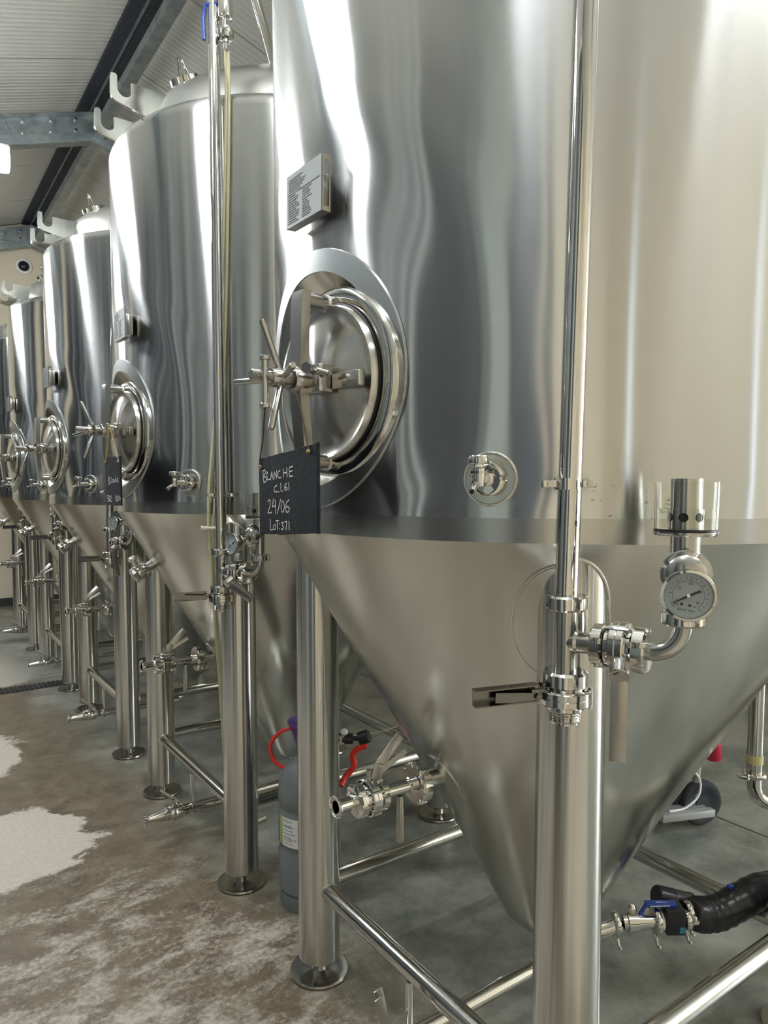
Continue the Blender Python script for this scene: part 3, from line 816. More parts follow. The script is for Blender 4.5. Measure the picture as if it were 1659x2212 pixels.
def rk_n2(s): s.nut(.036,.020,frame((-.535,.02,.705),(-1,0,0)),6,.0145)
def rk_valve(s): bfly(s, V((-.563,.02,.705)), V((-1,0,0)), .041)
def rk_n3(s): s.nut(.037,.020,frame((-.593,.02,.705),(-1,0,0)),8,.014,.1)
def rk_end(s):
    s.lathe([(.0160,0),(.0160,.040),(.0175,.046),(.0245,.047),(.0252,.049),(.0245,.052),(.0205,.0525),(.0195,.051),(.0165,.051),(.0140,.050),(.0140,.0)],36,frame((-.60,.02,.705),(-1,0,0)))
def rk_lever(s):
    o = V((-.563,.02,.705)); d = V((.30,-.10,.95)).normalized(); M_ = frame(o, V((-.2,-1,.0)), d)
    s.cyl(o+V((0,0,.030)), o+V((0,0,.062)), .006); s.box((.035,.026,.003), M_ @ Matrix.Translation((.060,0,.006)), .001)
    d2 = V((.72,.0,.70)).normalized(); M2 = frame(o+d*.062, V((-.3,-1,.3)), d2)
    s.box((.095,.020,.0025), M2 @ Matrix.Translation((.045,.004,0)), .001); s.box((.095,.002,.016), M2 @ Matrix.Translation((.045,-.006,-.008)))
    M3 = frame(o+d*.052, V((-.3,-1,.3)), V((.85,0,.42))); s.box((.085,.012,.0025), M3 @ Matrix.Translation((.045,0,0)))
def rk_rod(s):
    p = V((-.482,.012,.690)); s.lathe([(0,0),(.0065,0),(.0075,.004),(.0090,.045),(.0095,.10),(.0085,.108),(0,.110)],20,frame(p,(0,0,-1)))
def dr_pipe(s):
    s.tube(bend((0,0,.175),(0,0,.105),(-.5,0,.105),.05,8), .0195, 24)
    s.cyl((-.49,0,.105),(-.515,0,.105),.0195)
def dr_valve(s):
    for x_, r_ in ((-.520,.032),(-.570,.030)): s.nut(r_,.018,frame((x_,0,.105),(-1,0,0)),6,.012)
    s.lathe([(0,-.022),(.024,-.022),(.030,-.012),(.032,0),(.030,.012),(.024,.022),(0,.022)],32,frame((-.545,0,.105),(-1,0,0)))
    for sg in (-1,1):
        s.cyl((-.575,sg*.02,.128),(-.515,sg*.02,.128),.0045,seg=6)
def dr_end(s):
    s.lathe([(0,0),(.0245,0),(.0245,.008),(.0135,.060),(.0130,.072),(.0200,.074),(.0200,.081),(.0125,.081),(.0120,.075),(0,.070)],32,frame((-.578,0,.105),(-1,0,-.05)))
def dr_lever(s):
    s.cyl((-.545,0,.135),(-.545,0,.158),.006); M_ = Matrix.Translation((-.535,.0,.160)) @ Matrix.Rotation(radians(38),4,'Y') @ Matrix.Rotation(radians(-25),4,'Z')
    s.box((.085,.016,.003), M_ @ Matrix.Translation((-.025,0,0)), .001); s.box((.085,.002,.010), M_ @ Matrix.Translation((-.025,.008,-.004)))
def dr_support(s):
    s.cyl((-.465,.0,.12),(-.465,.0,.245),.0085); s.nut(.026,.014,frame((-.465,0,.105),(-1,0,0)),4,.018)
def dr_leverT1(s):
    for q in (-.012,.012):
        s.box((.022,.004,.115), Matrix.Translation((-.545+q*.6,-.01+q,.205)) @ Matrix.Rotation(radians(-14),4,'Y'), .001)
def sp_body(s):
    r_ = coner(1.10); o = V((-r_+.01,.06,1.10)); d = V((-.86,.0,-.50)).normalized()
    s.cyl(o, o+d*.05, .019); s.nut(.034,.018,frame(o+d*.045,d),6,.012); bfly(s, o+d*.068, d, .030); s.nut(.032,.016,frame(o+d*.090,d),6,.0); s.lathe([(.022,0),(0,.004)],24,frame(o+d*.098,d))
def sp_knob(s):
    r_ = coner(1.10); o = V((-r_+.01,.06,1.10)); d = V((-.86,.0,-.50)).normalized(); q = o+d*.068; u = V((-.45,-.1,.88)).normalized()
    s.cyl(q+u*.025, q+u*.060, .010); s.nut(.017,.014,frame(q+u*.062,u),8,.004)
def out_pipe(s):
    s.tube(smooth([(.0,-.0,.19),(.01,-.03,.215),(.030,-.085,.235),(.052,-.128,.24),(.078,-.149,.25),(.100,-.164,.266)],5), .0185, 20)
    s.cyl((.046,-.118,.300),(.052,-.128,.252),.012)
VX, VY = Matrix.Translation, Matrix.Rotation

def build_tank(k, label, dz=0., lean=0., gaz=None, sang=0., spokes=(8,98,188,278), screwk=1., spare=True, np_y=-.02, first=False):
    T = thing('fermentation_tank', label, 'tank', (0,k*D,0), 'row of conical fermentation tanks')
    P = lambda name, key, fn, m_, **kw: part(name, kw.pop('parent', T), key, fn, m_, **kw)
    P('cladding','shell',shell,m_clad,sharp=50)
    P('bottom_band','band',lambda s: s.lathe([(R,ZC),(R+.0015,ZC),(R+.0015,ZB),(R,ZB)],256),m_band,label='ground steel band along the lower edge of the cladding')
    P('cone','cone',cone,m_cone,sharp=60)
    P('dome','dome',dome,m_dome,sharp=50)
    mw = P('manway','mneck',manway_neck,m_leg)
    P('pad','mpad',manway_pad,m_pad,parent=mw,label='frosted flat ring around the manway')
    P('recess','mrec',manway_recess,m_cone,parent=mw,sharp=70)
    P('gasket','mgas',gasket,m_black,parent=mw)
    P('door','mdoor',door_f,m_spun,parent=mw,sharp=50,M=MF)
    P('yoke','myoke',yoke,m_cast,parent=mw); [(P('stud','mstud',stud,m_cast,parent=mw,M=Matrix.Translation((0,0,v))), P('washer','mwash',washer,m_white,parent=mw,M=Matrix.Translation((0,0,v)))) for v in (.150,-.150)]
    P('hinge_block','mhinge',hinge,m_cast,parent=mw); P('hinge_arm','mharm',hinge_arm,m_cast,parent=mw)
    P('clamp_screw','mscrew',screw,m_cast,parent=mw); P('hand_nut','mnut',knobnut,m_cast,parent=mw)
    for a in spokes:
        P('spoke','mspoke',spoke,m_cast,parent=mw,M=MF @ Matrix.Rotation(radians(a),4,'Z'))
    if k == 0: P('locking_pin','mtb',tbolt,m_cast,parent=mw)
    npt = P('nameplate','npb',nameplate_bracket,m_cast,M=Matrix.Translation((0,np_y,1.967)) @ Matrix.Rotation(radians(1.5),4,'X'))
    P('plate','npp',nameplate_plate,m_plate,parent=npt); P('bottom_fold','npf',nameplate_fold,m_cast,parent=npt); P('side_wall','nps',nameplate_slot,m_cast,parent=npt); P('engraving','npt',nameplate_text,m_engr,parent=npt,kind='stuff')
    for y_, z_ in ((-.125,2.732),(.105,2.717)): P('lifting_lug','hook',hook,m_leg,M=Matrix.Translation((-.022,y_,z_)) @ Matrix.Rotation(radians(4),4,'Z'))
    hh = P('top_hatch','hatch',hatch,m_pol); P('handle','hatchh',hatch_handle,m_pol,parent=hh)
    for sx in (-1,1):
        for sy in (-1,1):
            L = P('leg','leg',leg,m_legt,M=Matrix.Translation((sx*S,sy*S,0))); LI = Matrix.Translation((-sx*S,-sy*S,0))
            P('foot_plate','foot',foot,[m_cast,m_black],parent=L)
            P('cone_pad','lp%d%d'%(sx,sy),legpad(sx,sy),m_cone,parent=L,M=LI); P('weld','lw%d%d'%(sx,sy),legweld(sx,sy),m_weld,parent=L,M=LI); P('weld','ls%d%d'%(sx,sy),saddle(sx,sy),m_weld,parent=L,M=LI)
    cs = [(-S,-S),(-S,S),(S,S),(S,-S)]
    for i in range(4):
        a, c = cs[i], cs[(i+1)%4]; z_ = .285 if i == 3 else ZR
        q = P('cross_brace','br%d'%i,brace(a,c,z_),m_leg); P('weld','bw%d'%i,brace_weld(a,c,z_),m_weld,parent=q); P('weld','bx%d'%i,brace_weld(a,c,z_,1),m_weld,parent=q)
    sv = P('sample_valve','svb',sv_body,m_pol); P('mounting_disc','svp',sv_pad,m_cone,parent=sv); P('weld','svw',sv_weld,m_weld,parent=sv)
    P('spout','svs',sv_spout,[m_pol,m_black],parent=sv); P('knob','svk',sv_knob,m_pol,parent=sv)
    # riser
    gd = gaz; RM = Matrix.Translation((-.545,-.5175,dz) if k == 0 else (-.538,-.524,dz)); g_ = 'g%.3f%.3f' % (gd.x, gd.y)
    rp = P('riser_pipe','riser%.2f'%lean,riser(lean),m_pol,M=RM)
    P('pipe_clamp','pcl',pclamp,m_pol,parent=rp); P('tee','tee',tee,m_cast,parent=rp)
    P('union_nut','n1',n1,m_pol,parent=rp); P('union_nut','n2',n2,m_pol,parent=rp)
    P('outlet_valve','lv',lowvalve,m_pol,parent=rp); P('lever','ll',lowlever,m_darksteel,parent=rp,label='channel-shaped squeeze lever')
    br = P('blow_off_branch','elb',elbow,m_cast,M=RM)
    for nm, fn_ in (('n3',n3),('n4',n4),('n5',n5)): P('union_nut',nm,fn_,m_pol,parent=br)
    P('butterfly_valve','sval',sidevalve,m_pol,parent=br); P('lever_hub','lh'+g_,leverhub(gd),m_cast,parent=br)
    P('lever','sl%s%.2f'%(g_,sang),sidelever(gd,sang),m_lever,parent=br,label='flat stamped steel lever')
    P('stem','crosst',crosst,m_cast,parent=br)
    ga = P('pressure_gauge','gb'+g_,gbody(gd),m_pol,M=RM); P('gauge_nut','gn'+g_,gnut(gd),m_cast,parent=ga)
    Mg = GM(gd)
    P('dial','gdi'+g_,lambda s: gdial(s,Mg),m_dial,parent=ga); P('needle','gne'+g_,lambda s: gneedle(s,Mg),m_ink,parent=ga)
    P('dial_print','gte'+g_,lambda s: gtext(s,Mg),m_ink,parent=ga,kind='stuff'); P('needle_hub','ghu'+g_,lambda s: ghub(s,Mg),m_white,parent=ga)
    al = P('airlock','cb',cupbase,m_leg,M=RM)
    P('sealing_ring','cr',cupring,m_black,parent=al); P('cup','cup',cup,m_glass,parent=al,sharp=60); P('water','wat',water,m_water,parent=al); P('inner_tube','inn',innert,[m_cast,m_black],parent=al)
    ra = P('racking_arm','rkp',rk_pipe,m_pol); P('mounting_disc','rkpad',rk_pad,m_cone,parent=ra)
    P('union_nut','rk1',rk_n1,m_pol,parent=ra); P('union_nut','rk2',rk_n2,m_pol,parent=ra); P('butterfly_valve','rkv',rk_valve,m_pol,parent=ra); P('union_nut','rk3',rk_n3,m_pol,parent=ra)
    P('ferrule','rke',rk_end,m_pol,parent=ra); P('lever','rkl',rk_lever,m_lever,parent=ra); P('turning_rod','rkr',rk_rod,m_lever,parent=ra)
    dp = P('drain_pipe','drp',dr_pipe,m_pol); P('butterfly_valve','drv',dr_valve,m_pol,parent=dp); P('reducer','dre',dr_end,m_pol,parent=dp); P('support','drs',dr_support,m_pol,parent=dp)
    if k == 0: P('lever','drl0',dr_leverT1,m_lever,parent=dp)
    else: P('lever','drl',dr_lever,m_lever,parent=dp)
    if spare:
        sp = P('side_port','spb',sp_body,m_pol); P('knob','spk',sp_knob,m_pol,parent=sp)
    return T
g1 = V((-.82,-.57,0)).normalized(); g2 = V((-.98,-.2,0)).normalized(); g3 = V((-.9,-.43,0)).normalized()
T1 = build_tank(0,'nearest and largest conical steel tank, filling the right half',.012,1.,g1,0.,(90,180,286,4),spare=False,np_y=-.02)
T2 = build_tank(1,'second nearest conical steel tank, with two pale yellow hoses beside its riser pipe',-.02,0.,g2,1.25,(98,188,278,8),np_y=-.12)
T3 = build_tank(2,'third conical steel tank from the front, half hidden by the second',-.02,2.6,g3,.2,(96,186,276,6),np_y=-.12)
T4 = build_tank(3,'fourth conical steel tank from the front, small near the left edge',-.0,2.6,g2,.2,(100,190,280,10),np_y=-.1)
T5 = build_tank(4,'farthest conical steel tank, cut off by the left edge of the photo',-.0,2.6,g2,.2,(92,182,272,2),np_y=-.1)

# bottom outlet and heavy black hose on the nearest tank
bo = part('bottom_outlet', T1, 'outp', out_pipe, m_pol)
def tri(s, p, d, r=.026, wing=True):
    p, d = V(p), V(d).normalized(); M_ = frame(p, d)
    s.lathe([(.016,-.008),(r-.003,-.007),(r,-.003),(r,.003),(r-.003,.007),(.016,.008)],28,M_)
    if wing:
        q = M_ @ V((-r-.006,.0,0)); s.box((.016,.010,.018), M_ @ Matrix.Translation((-r-.004,0,0)), .002)
        s.cyl(q, M_ @ V((-r-.024,.012,0)), .004); s.prism([(0,0),(.010,.016),(.016,.014),(.006,-.002),(.014,-.018),(.006,-.019)], .004, M_ @ Matrix.Translation((-r-.030,.012,0)))
DO = V((.80,-.57,.10)).normalized()
part('tri_clamp', bo, 'tc1', lambda s: tri(s,(.092,-.158,.262),DO,.032), m_pol)
bv = thing('ball_valve', 'steel ball valve with blue lever on the bottom outlet of the nearest tank', 'valve', (.105,-.167,.267))
def BV(name, fn, m_, **kw): return one(name, bv, fn, m_, **kw)
O = V((.105,-.167,.267))
dv = V((.82,-.57,.03)).normalized()
BV('body', lambda s: (s.cyl((0,0,0),dv*.055,.0195), s.lathe([(.0195,-.002),(.0255,0),(.0255,.026),(.0195,.028)],28,frame(dv*.012,dv)), s.cyl(dv*.055,dv*.085,.0175)), m_pol)
BV('sight_knob', lambda s: s.lathe([(0,.0),(.008,0),(.008,.016),(.0115,.018),(.0115,.026),(.007,.034),(0,.040)],20,frame(dv*.024+V((0,0,.012)),(0,0,1))), m_pol)
BV('tri_clamp', lambda s: tri(s, dv*.088, dv, .036), m_pol)
BV('sealing_ring', lambda s: s.cyl(dv*.096,dv*.104,.023), m_white)
BV('valve_block', lambda s: s.box((.050,.054,.066), frame(dv*.130+V((0,0,.008)),(0,0,1),dv), .004), m_blackp)
BV('tape', lambda s: s.box((.014,.0548,.016), frame(dv*.146+V((-.001,0,-.010)),(0,0,1),dv)), m_teal)
BV('lever', lambda s: (s.tube([V((0,0,.018))+dv*.045, V((0,0,.045))+dv*.060, V((0,0,.047))+dv*.125], .0055, 10), s.box((.080,.022,.010), frame(V((0,0,.046))+dv*.098,(0,0,1),dv), .003)), m_blue, label='blue coated lever with faded white print')
def levertext(s):
    rd = random.Random(5); t = .068
    side = dv.cross(V((0,0,1)))
    while t < .118:
        ln = .0018+.002*rd.random()
        M_ = frame(V((0,0,.0512))+dv*(t+ln/2)+side*.001,(0,0,1),dv); s.box((ln,.0045,.0003), M_)
        M_ = frame(V((0,0,.0465))+dv*(t+ln/2)+side*.0111,side,dv); s.box((ln,.003,.0003), M_); t += ln+.0012
BV('lever_print', levertext, m_white, kind='stuff')
BV('end_cap', lambda s: s.lathe([(0,0),(.025,0),(.028,.004),(.028,.045),(.0285,.046),(.0285,.052),(.028,.053),(.028,.11),(.020,.122),(0,.124)],28,frame(V((.132,-.008,.030)),(.70,-.33,-.25))), m_blackp)
BV('outlet_clamp', lambda s: (s.cyl(dv*.150,dv*.195,.0135), tri(s, dv*.168, dv, .026)), m_pol)
hs = thing('black_hose', 'thick black wrapped hose leading right along the floor from the blue-lever valve', 'hose', (.27,-.27,.27))
hp = smooth([(.262,-.264,.289),(.300,-.27,.270),(.345,-.290,.270),(.408,-.315,.292),(.488,-.342,.310),(.60,-.39,.29),(.80,-.47,.16),(1.05,-.56,.055),(1.4,-.68,.052)],8)
hr = []
for i, p in enumerate(hp):
    k = i/len(hp); hr.append((.026 if i < 2 else min(.044,.026+.004*i))*(1+.035*sin(i*2.1)))
one('wrap', hs, lambda s: s.tube([p-V((.27,-.27,.27)) for p in hp], hr, 20), m_wrap)
one('end_clamp', hs, lambda s: tri(s, V((-.014,.010,.018)), DO, .028), m_pol)
one('blue_tie', hs, lambda s: s.box((.02,.012,.008), frame(V((.115,-.028,.062)),(.1,-.1,1)), .002), m_blue)

# drop pipe behind the nearest tank, with its clamp and elbow
dpo = one('side_pipe', T1, lambda s: s.tube(bend((.786,-.155,2.62),(.786,-.155,2.70),(.55,-.10,2.70),.06)[:]+[], .0235, 24), m_leg)
one('tube', dpo, lambda s: s.cyl((.786,-.155,2.62),(.770,-.158,.505),.0235,seg=28), m_leg)
one('tri_clamp', dpo, lambda s: tri(s, (.770,-.159,.500), (0,0,1), .036), m_pol)
one('elbow', dpo, lambda s: s.tube(bend((.770,-.159,.500),(.770,-.159,.408),(.95,-.284,.400),.06,12), .0215, 24), m_pol)
one('tape', dpo, lambda s: s.lathe([(.0240,0),(.0241,0),(.0241,.028),(.0240,.028)],28,frame((.7705,-.158,.535),(0,0,1))), m_tape)

# ------------------------------------------------------------------ slate signs
def strokes(s, lines, M_, wd=.0022):
    for pl in lines:
        for (x0,y0),(x1,y1) in zip(pl, pl[1:]):
            d = math.hypot(x1-x0,y1-y0)
            if d < 1e-6: continue
            nx, ny = -(y1-y0)/d*wd/2, (x1-x0)/d*wd/2; ex, ey = (x1-x0)/d*wd*.4, (y1-y0)/d*wd*.4
            s.add([(x0-ex+nx,y0-ey+ny,0),(x1+ex+nx,y1+ey+ny,0),(x1+ex-nx,y1+ey-ny,0),(x0-ex-nx,y0-ey-ny,0)],[(0,3,2,1)],M_)
def slate(name, label, origin, corners, holes, cords, lines, wd, pend):
    """local frame: u to the right in view (-Y), v up, w towards the aisle (-X)"""
    M0 = Matrix(((0,0,-1,origin[0]),(-1,0,0,origin[1]),(0,1,0,origin[2]),(0,0,0,1)))
    T = thing(name, label, 'sign', origin, 'hanging slate signs')
    ML = Matrix(((0,0,-1,0),(-1,0,0,0),(0,1,0,0),(0,0,0,1)))
    def fn(s):
        rd = random.Random(len(lines)); poly = []
        cc = [V(c) for c in corners]
        for i in range(4):
            a, c = cc[i], cc[(i+1)%4]; nn = 16; nrm = V((-(c-a).y,(c-a).x)).normalized()
            for j in range(nn): poly.append(tuple(a+(c-a)*j/nn+nrm*(rd.random()-.5)*.0022))
        inn = [(x*.985+.0*y, y*.985) for x, y in poly]
        k = len(poly); vs = [(x,y,-.003) for x,y in poly]+[(x,y,.001) for x,y in poly]+[(x,y,.003) for x,y in inn]
        fs = [tuple(range(k))[::-1], tuple(range(2*k,3*k))]+[(i+o,(i+1)%k+o,k+(i+1)%k+o,k+i+o) for i in range(k) for o in (0,k)]
        s.add(vs, fs, ML)
    one('slate_board', T, fn, m_slate, sharp=20)
    one('chalk_writing', T, lambda s: strokes(s, lines, ML @ Matrix.Translation((0,0,.0036)), wd), m_chalk, kind='stuff', label='white chalk handwriting')
    for pts, mm in cords: one('cord', T, (lambda pts=pts: (lambda s: s.tube(smooth([ML @ V(p) for p in pts],5), .0016, 6)))(), mm)
    for hx, hy in holes: one('cord_knot', T, (lambda hx=hx, hy=hy: (lambda s: s.lathe([(0,-.006),(.003,-.004),(.004,0),(.003,.004),(0,.006)],8,ML @ Matrix.Translation((hx,hy,.004)))))(), m_jute)
    return T
# strokes traced in slate pixels -> local metres (127 px wide face at 4.0x)
def q1(x, y):
    u = (x-18)/507.; top = 1530-135*u; bot = 2205-27*u; v = (bot-y)/(bot-top)
    L, Rr = V((-.118,-.080)).lerp(V((-.118,.071)),v), V((.117,-.065)).lerp(V((.117,.092)),v)
    p = L.lerp(Rr, u); return (p.x, p.y)
W1 = [[(62,1632),(70,1735)],[(60,1636),(82,1622),(88,1650),(66,1680)],[(66,1682),(92,1690),(94,1722),(72,1738)],[(100,1640),(108,1652)],
 [(100,1655),(104,1712),(130,1706)],[(134,1712),(146,1640),(160,1706)],[(137,1682),(156,1678)],[(168,1704),(170,1636),(192,1700),(192,1628)],
 [(224,1630),(206,1640),(203,1676),(214,1694),(232,1690)],[(252,1616),(254,1688)],[(283,1606),(286,1684)],[(253,1652),(285,1646)],
 [(332,1594),(306,1604),(303,1640),(306,1682),(334,1676)],[(304,1640),(328,1634)],
 [(192,1760),(172,1776),(166,1806),(178,1820),(196,1814)],[(208,1816),(211,1820)],[(228,1742),(230,1812)],[(244,1808),(247,1812)],
 [(280,1742),(264,1760),(262,1794),(274,1804),(286,1790),(278,1772),(264,1780)],[(300,1736),(302,1798)],
 [(110,1905),(122,1886),(132,1900),(128,1940),(106,2006)],[(106,2000),(124,2008),(144,1998)],[(160,1880),(150,1950),(182,1940)],[(176,1890),(180,2014)],
 [(226,1882),(196,2008)],[(238,1900),(228,1950),(236,1994),(252,1990),(260,1940),(250,1900),(238,1900)],[(300,1886),(278,1910),(268,1960),(276,1996),(296,1990),(304,1960),(288,1944),(272,1956)],
 [(128,2064),(130,2158),(152,2152)],[(164,2108),(156,2130),(162,2152),(176,2148),(182,2124),(174,2106),(164,2108)],[(180,2074),(206,2070)],[(194,2072),(196,2150)],
 [(212,2096),(213,2100)],[(212,2140),(213,2144)],[(232,2090),(248,2086),(240,2112),(252,2128),(244,2146),(230,2146)],[(262,2082),(280,2078),(272,2148)],[(298,2076),(300,2148)]]
W1 = [[q1(*p) for p in pl] for pl in W1]
slate('slate_sign','dark slate board chalked BLANCHE 24/06, hanging on the nearest manway',(-.812,-.082,1.383),
      [(-.118,-.080),(.117,-.065),(.117,.092),(-.118,.071)],[(-.107,.055),(.090,.078)],
      [([(-.107,.057,.004),(-.108,.075,.004),(-.062,.105,.020),(.021,.156,.054)],m_cord),([(.090,.078,.004),(.084,.095,.004),(.060,.150,.002),(.030,.190,.0)],m_cord)],W1,.0024,0)
def q2(x, y): return ((x-662)/112*.2*1., (1215-y)/290*.165)
W2 = [[(632,1190),(634,1236)],[(632,1190),(644,1200),(634,1212),(648,1226),(634,1236)],[(654,1192),(654,1228)],[(662,1206),(660,1222),(668,1222),(668,1208),(662,1206)],[(672,1226),(673,1206),(680,1226),(681,1204)],[(686,1190),(686,1224)],[(686,1204),(692,1214),(686,1224)],[(704,1200),(697,1200),(697,1222),(705,1222)],[(697,1212),(703,1211)],
 [(628,1305),(620,1306),(620,1322),(628,1326),(627,1340),(620,1342)],[(632,1306),(638,1312),(632,1322),(640,1332),(632,1342),(632,1306)],[(643,1312),(648,1304),(652,1312),(643,1340),(654,1338)],
 [(682,1302),(683,1338)],[(690,1304),(697,1312),(690,1320),(698,1330),(690,1338),(690,1304)],[(706,1300),(700,1338)],[(710,1308),(708,1322),(714,1330),(718,1316),(710,1308)]]
W2 = [[q2(*p) for p in pl] for pl in W2]
slate('slate_sign','dark slate board chalked BLONDE, hanging by pale cord on the second manway',(-.79,D-.190,1.419),
      [(-.10,-.084),(.10,-.084),(.10,.081),(-.10,.083)],[(-.088,.066),(.086,.064)],
      [([(-.088,.067,.004),(-.050,.14,.006),(-.02,.19,.01)],m_jute),([(.086,.066,.004),(.040,.13,.006),(.010,.19,.01)],m_jute),([(-.080,.067,.004),(-.03,.14,.006),(.0,.19,.01)],m_jute)],W2,.0026,0)

# ------------------------------------------------------------------ hoses and the coupling above the second tank
cp = thing('gas_coupling', 'steel quick coupling with blue lever at top, hanging behind the second riser pipe', 'coupling', (-.512,.898,2.79))
one('pipe', cp, lambda s: (s.cyl((0,0,.20),(0,0,1.50),.011), s.lathe([(0,.0),(.010,.0),(.022,.003),(.026,.012),(.026,.030),(.013,.034),(.012,.060),(.021,.064),(.022,.068),(.022,.115),(.015,.12),(.013,.165),(.026,.168),(.028,.18),(.026,.20),(.012,.205)],24)), m_pol)
one('hose_tail', cp, lambda s: s.lathe([(0,-.03),(.008,-.028),(.009,-.012),(.012,-.010),(.012,.0)],16), m_pol)
one('lever', cp, lambda s: (s.tube([(-.02,.015,.11),(-.05,.035,.105),(-.058,.040,.06),(-.055,.038,.0)], .006, 8),), m_blue, label='blue coated lever')
h1 = [(-.51,.905,2.762),(-.499,.929,2.664),(-.502,.932,2.507),(-.511,.941,2.22),(-.518,.948,2.0),(-.528,.959,1.778),(-.541,.972,1.583),(-.554,.987,1.401),(-.556,.99,1.316),(-.554,.998,1.259),(-.534,1.028,1.118),(-.509,1.071,.95),(-.441,1.21,.677),(-.40,1.28,.40),(-.36,1.34,.035),(-.22,1.40,.012)]
tagm(one('plastic_hose', None, lambda s: s.tube(smooth(h1,6), .0052, 10), m_hose), 'pale yellow plastic hose curving left of the second riser pipe', 'hose')
h2 = [(-.502,.902,2.762),(-.492,.923,2.663),(-.495,.925,2.507),(-.501,.932,2.219),(-.507,.937,2.0),(-.515,.945,1.778),(-.526,.957,1.583),(-.537,.968,1.401),(-.542,.974,1.317),(-.539,.993,1.259),(-.524,1.033,1.117),(-.496,1.086,.946),(-.426,1.224,.671),(-.38,1.30,.40),(-.33,1.35,.035),(-.18,1.38,.012)]
tagm(one('plastic_hose', None, lambda s: s.tube(smooth(h2,6), .0052, 10), m_hose), 'pale yellow plastic hose hanging straight right behind the second riser pipe', 'hose')
hc = thing('hose_clip', 'small steel pinch clip on the left yellow hose', 'clip', (-.556,.992,1.262))
one('jaw', hc, lambda s: (s.cyl((-.022,.010,0),(.022,-.012,0),.0055), s.cyl((-.022,.010,0),(-.016,.007,0),.009), s.cyl((.016,-.009,0),(.022,-.012,0),.009)), m_pol)
one('lever', hc, lambda s: s.cyl((.012,-.006,.0),(.032,-.018,.022),.0035), m_pol)
h3 = [(-.165,.86,.50),(-.126,.831,.509),(-.051,.78,.521),(.024,.729,.546),(.16,.68,.60),(.30,.70,.40),(.36,.78,.06),(.45,.9,.012)]
tagm(one('thin_hose', None, lambda s: s.tube(smooth(h3,6), .0026, 8), m_hose), 'thin yellow line leading from the gas regulator behind the nearest cone', 'hose')

# ------------------------------------------------------------------ grey gas cylinder behind the near left leg
gc = thing('gas_cylinder', 'grey gas cylinder with purple collar and white label behind the near left leg', 'gas cylinder', (-.295,.785,0))
one('body', gc, lambda s: s.lathe([(0,.012),(.096,.012),(.100,.02),(.100,.055),(.106,.062),(.106,.185),(.101,.196),(.101,.208),(.106,.220),(.106,.318),(.101,.329),(.101,.341),(.106,.352),(.106,.385),(.101,.42),(.088,.455),(.062,.482),(.040,.492),(.034,.50),(.034,.52),(0,.52)],56), m_gas)
one('foot_ring', gc, lambda s: s.lathe([(.094,0),(.101,0),(.103,.006),(.101,.052),(.094,.05)],56), m_gas)
def collar(s):
    n_ = 40; rows = [(.040,.49),(.042,.53),(.056,.575),(.070,.606),(.074,.614),(.068,.614),(.058,.598),(.044,.56)]
    s.lathe(rows, n_)
one('collar', gc, collar, m_purple)
lv_ = V((-.50,-.86,0)).normalized(); la = math.atan2(lv_.y, lv_.x)-.35
def lab(r_, a0, a1, z0, z1):
    def fn(s):
        n_ = 14; vs, fs = [], []
        for z in (z0, z1):
            for i in range(n_+1): a = a0+(a1-a0)*i/n_; vs.append((r_*cos(a), r_*sin(a), z))
        s.add(vs, [(i,i+1,n_+2+i,n_+1+i) for i in range(n_)])
    return fn
one('paper_label', gc, lab(.1066, la-.62, la+.65, .222, .318), m_label)
one('green_strip', gc, lab(.1066, la-.80, la-.62, .222, .318), m_green)
def labt(s):
    rd = random.Random(9)
    for c0 in (-.58, .06):
        z = .310
        while z > .232:
            a = c0
            while a < c0+.30+.22*rd.random():
                ln = .02+.04*rd.random(); lab(.1069, la+a, la+a+ln, z-.0012, z+.0008)(s); a += ln+.012
            z -= .0055 if rd.random() < .7 else .011
    for z in (.24,.262,.285): lab(.10685, la-.60, la+.02, z+.0042, z+.0047)(s)
    lab(.10685, la+.03, la+.036, .226, .314)(s)
one('label_print', gc, labt, m_ink, kind='stuff')
one('valve', gc, lambda s: (s.cyl((0,0,.52),(0,0,.585),.014), s.cyl((.0,0,.55),(.095,-.055,.55),.011), s.cyl((.09,-.052,.535),(.09,-.052,.565),.018,seg=20)), m_cast)
one('regulator', gc, lambda s: (s.cyl((.085,-.048,.55),(.128,-.070,.548),.019,seg=24), s.cyl((.148,-.080,.545),(.172,-.105,.558),.023,seg=28,bev=.003), s.cyl((.12,-.068,.548),(.150,-.083,.548),.008)), m_blackp)
one('regulator_cap', gc, lambda s: s.lathe([(0,0),(.012,0),(.013,.008),(.009,.015),(0,.017)],20,frame((.102,-.058,.566),(0,0,1))), m_white)
one('red_hoop', gc, lambda s: s.tube(smooth([(-.042,.028,.592),(-.082,.055,.575),(-.108,.072,.53),(-.098,.062,.475),(-.055,.025,.45),(-.005,-.035,.452),(.05,-.075,.47)],6), .0062, 12), m_red)
one('red_line', gc, lambda s: (s.tube(smooth([(.150,-.092,.54),(.158,-.098,.525),(.140,-.085,.515),(.125,-.075,.49),(.128,-.078,.455),(.10,-.068,.42),(.075,-.08,.40)],6), .0105, 12), s.cyl((.150,-.09,.55),(.162,-.099,.528),.011)), m_red)

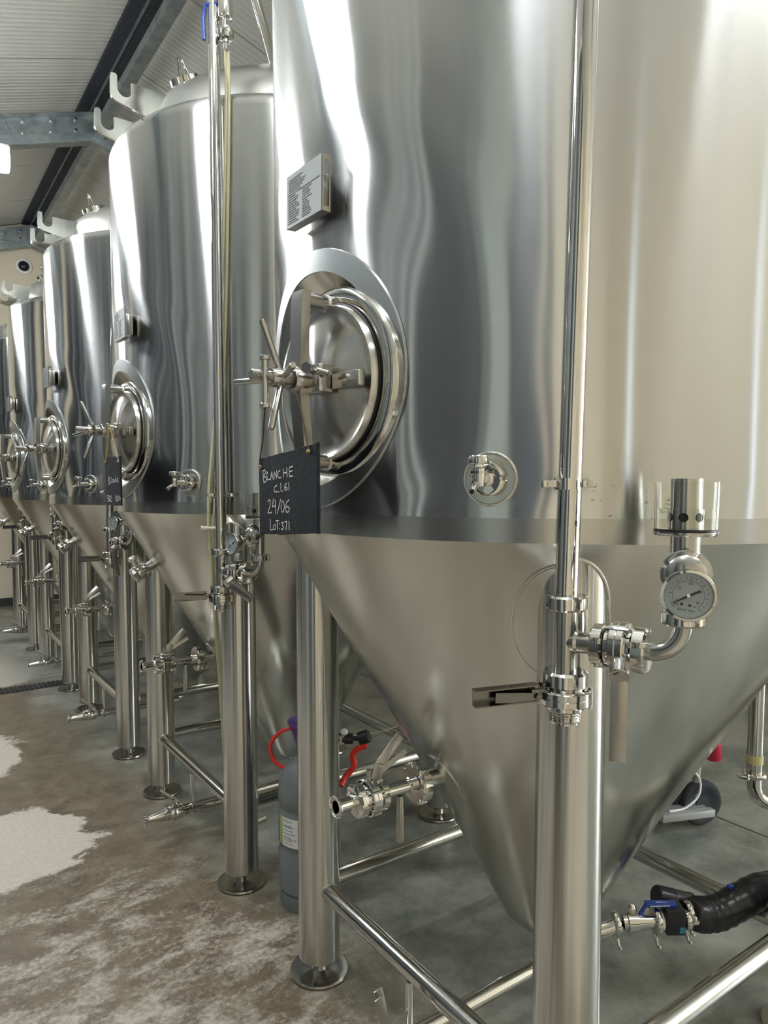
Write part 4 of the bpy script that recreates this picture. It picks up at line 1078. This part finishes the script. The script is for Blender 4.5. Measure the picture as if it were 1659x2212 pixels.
# ------------------------------------------------------------------ trolley behind the nearest tank
tr = thing('hand_trolley', 'grey tube trolley with a dark rubber wheel standing behind the nearest tank', 'trolley', (1.2,.32,0))
def TR(name, fn, m_, **kw): return one(name, tr, fn, m_, **kw)
TR('frame_bar', lambda s: s.box((.24,.030,.030), frame((-.03,-.015,.075),(0,0,1),(.93,-.37,0)), .003), m_paintgrey)
TR('frame_bar', lambda s: s.box((.24,.030,.030), frame((.05,.23,.075),(0,0,1),(.93,-.37,0)), .003), m_paintgrey)
TR('platform', lambda s: s.box((.22,.25,.006), frame((.01,.11,.088),(0,0,1),(.93,-.37,0))), m_paintgrey)
TR('wheel', lambda s: s.lathe([(0,-.020),(.03,-.020),(.034,-.012),(.060,-.016),(.072,-.022),(.086,-.020),(.093,-.010),(.094,0),(.093,.010),(.086,.020),(.072,.022),(.060,.016),(.034,.012),(.03,.020),(0,.020)],40,frame((.085,.0,.094),(.37,.93,0))), m_rubber)
TR('wheel', lambda s: s.lathe([(0,-.020),(.03,-.020),(.034,-.012),(.060,-.016),(.072,-.022),(.086,-.020),(.093,-.010),(.094,0),(.093,.010),(.086,.020),(.072,.022),(.060,.016),(.034,.012),(.03,.020),(0,.020)],40,frame((.185,.25,.094),(.37,.93,0))), m_rubber)
TR('handle_tube', lambda s: s.tube(smooth([(.058,.01,.09),(.068,.008,.2),(.085,.006,.33),(.115,.002,.50),(.12,0,.62)],5), .0145, 16), m_paintgrey)
TR('handle_tube', lambda s: s.tube(smooth([(.155,.25,.09),(.165,.248,.2),(.185,.246,.33),(.215,.242,.50),(.22,.24,.62)],5), .0145, 16), m_paintgrey)
TR('cable', lambda s: s.tube(smooth([(-.10,.02,.095),(-.03,-.005,.100),(.04,-.02,.14),(.055,-.012,.205),(.01,.02,.26),(-.05,.05,.30)],6), .0045, 8), m_white)
TR('grip', lambda s: s.lathe([(0,0),(.028,0),(.030,.006),(.030,.048),(.0315,.052),(.026,.075),(.018,.11),(.010,.14),(0,.145)],24,frame((.130,-.03,.275),(-.10,.03,1))), m_crim, label='crimson rubber grip')
TR('motor', lambda s: s.box((.14,.12,.14), frame((-.02,.10,.165),(0,0,1),(.93,-.37,0)), .02), m_black)

# ------------------------------------------------------------------ floor details, far wall fixture
dg = struct('trim_1', lambda s: s.bx((-3.0,4.035,.0005),(-.42,4.175,.003)), m_darkbase)
for i in range(86):
    part('grating_bar', dg, 'gbar', lambda s: s.bx((0,4.04,.003),(.012,4.17,.009)), m_grate, M=Matrix.Translation((-2.99+i*.030,0,0)))
struct('trim_2', lambda s: s.prism([(1.398,-4.5),(1.404,-4.5),(1.41,7.9),(1.402,7.9)], .0006, Matrix.Translation((0,0,.0006))), m_darkbase)
fx = thing('dome_fixture', 'round black dome fixture with white ring high on the cream far wall', 'fixture', (-.075,7.995,3.955))
one('ring', fx, lambda s: s.lathe([(.060,0),(.085,.002),(.088,.014),(.080,.022),(.062,.024),(.058,.018)],32,frame((0,0,0),(0,-1,0))), m_white)
one('dome', fx, lambda s: s.lathe([(.060,.0),(.057,.02),(.045,.04),(.025,.052),(0,.056)],32,frame((0,0,0),(0,-1,0))), m_blackp)
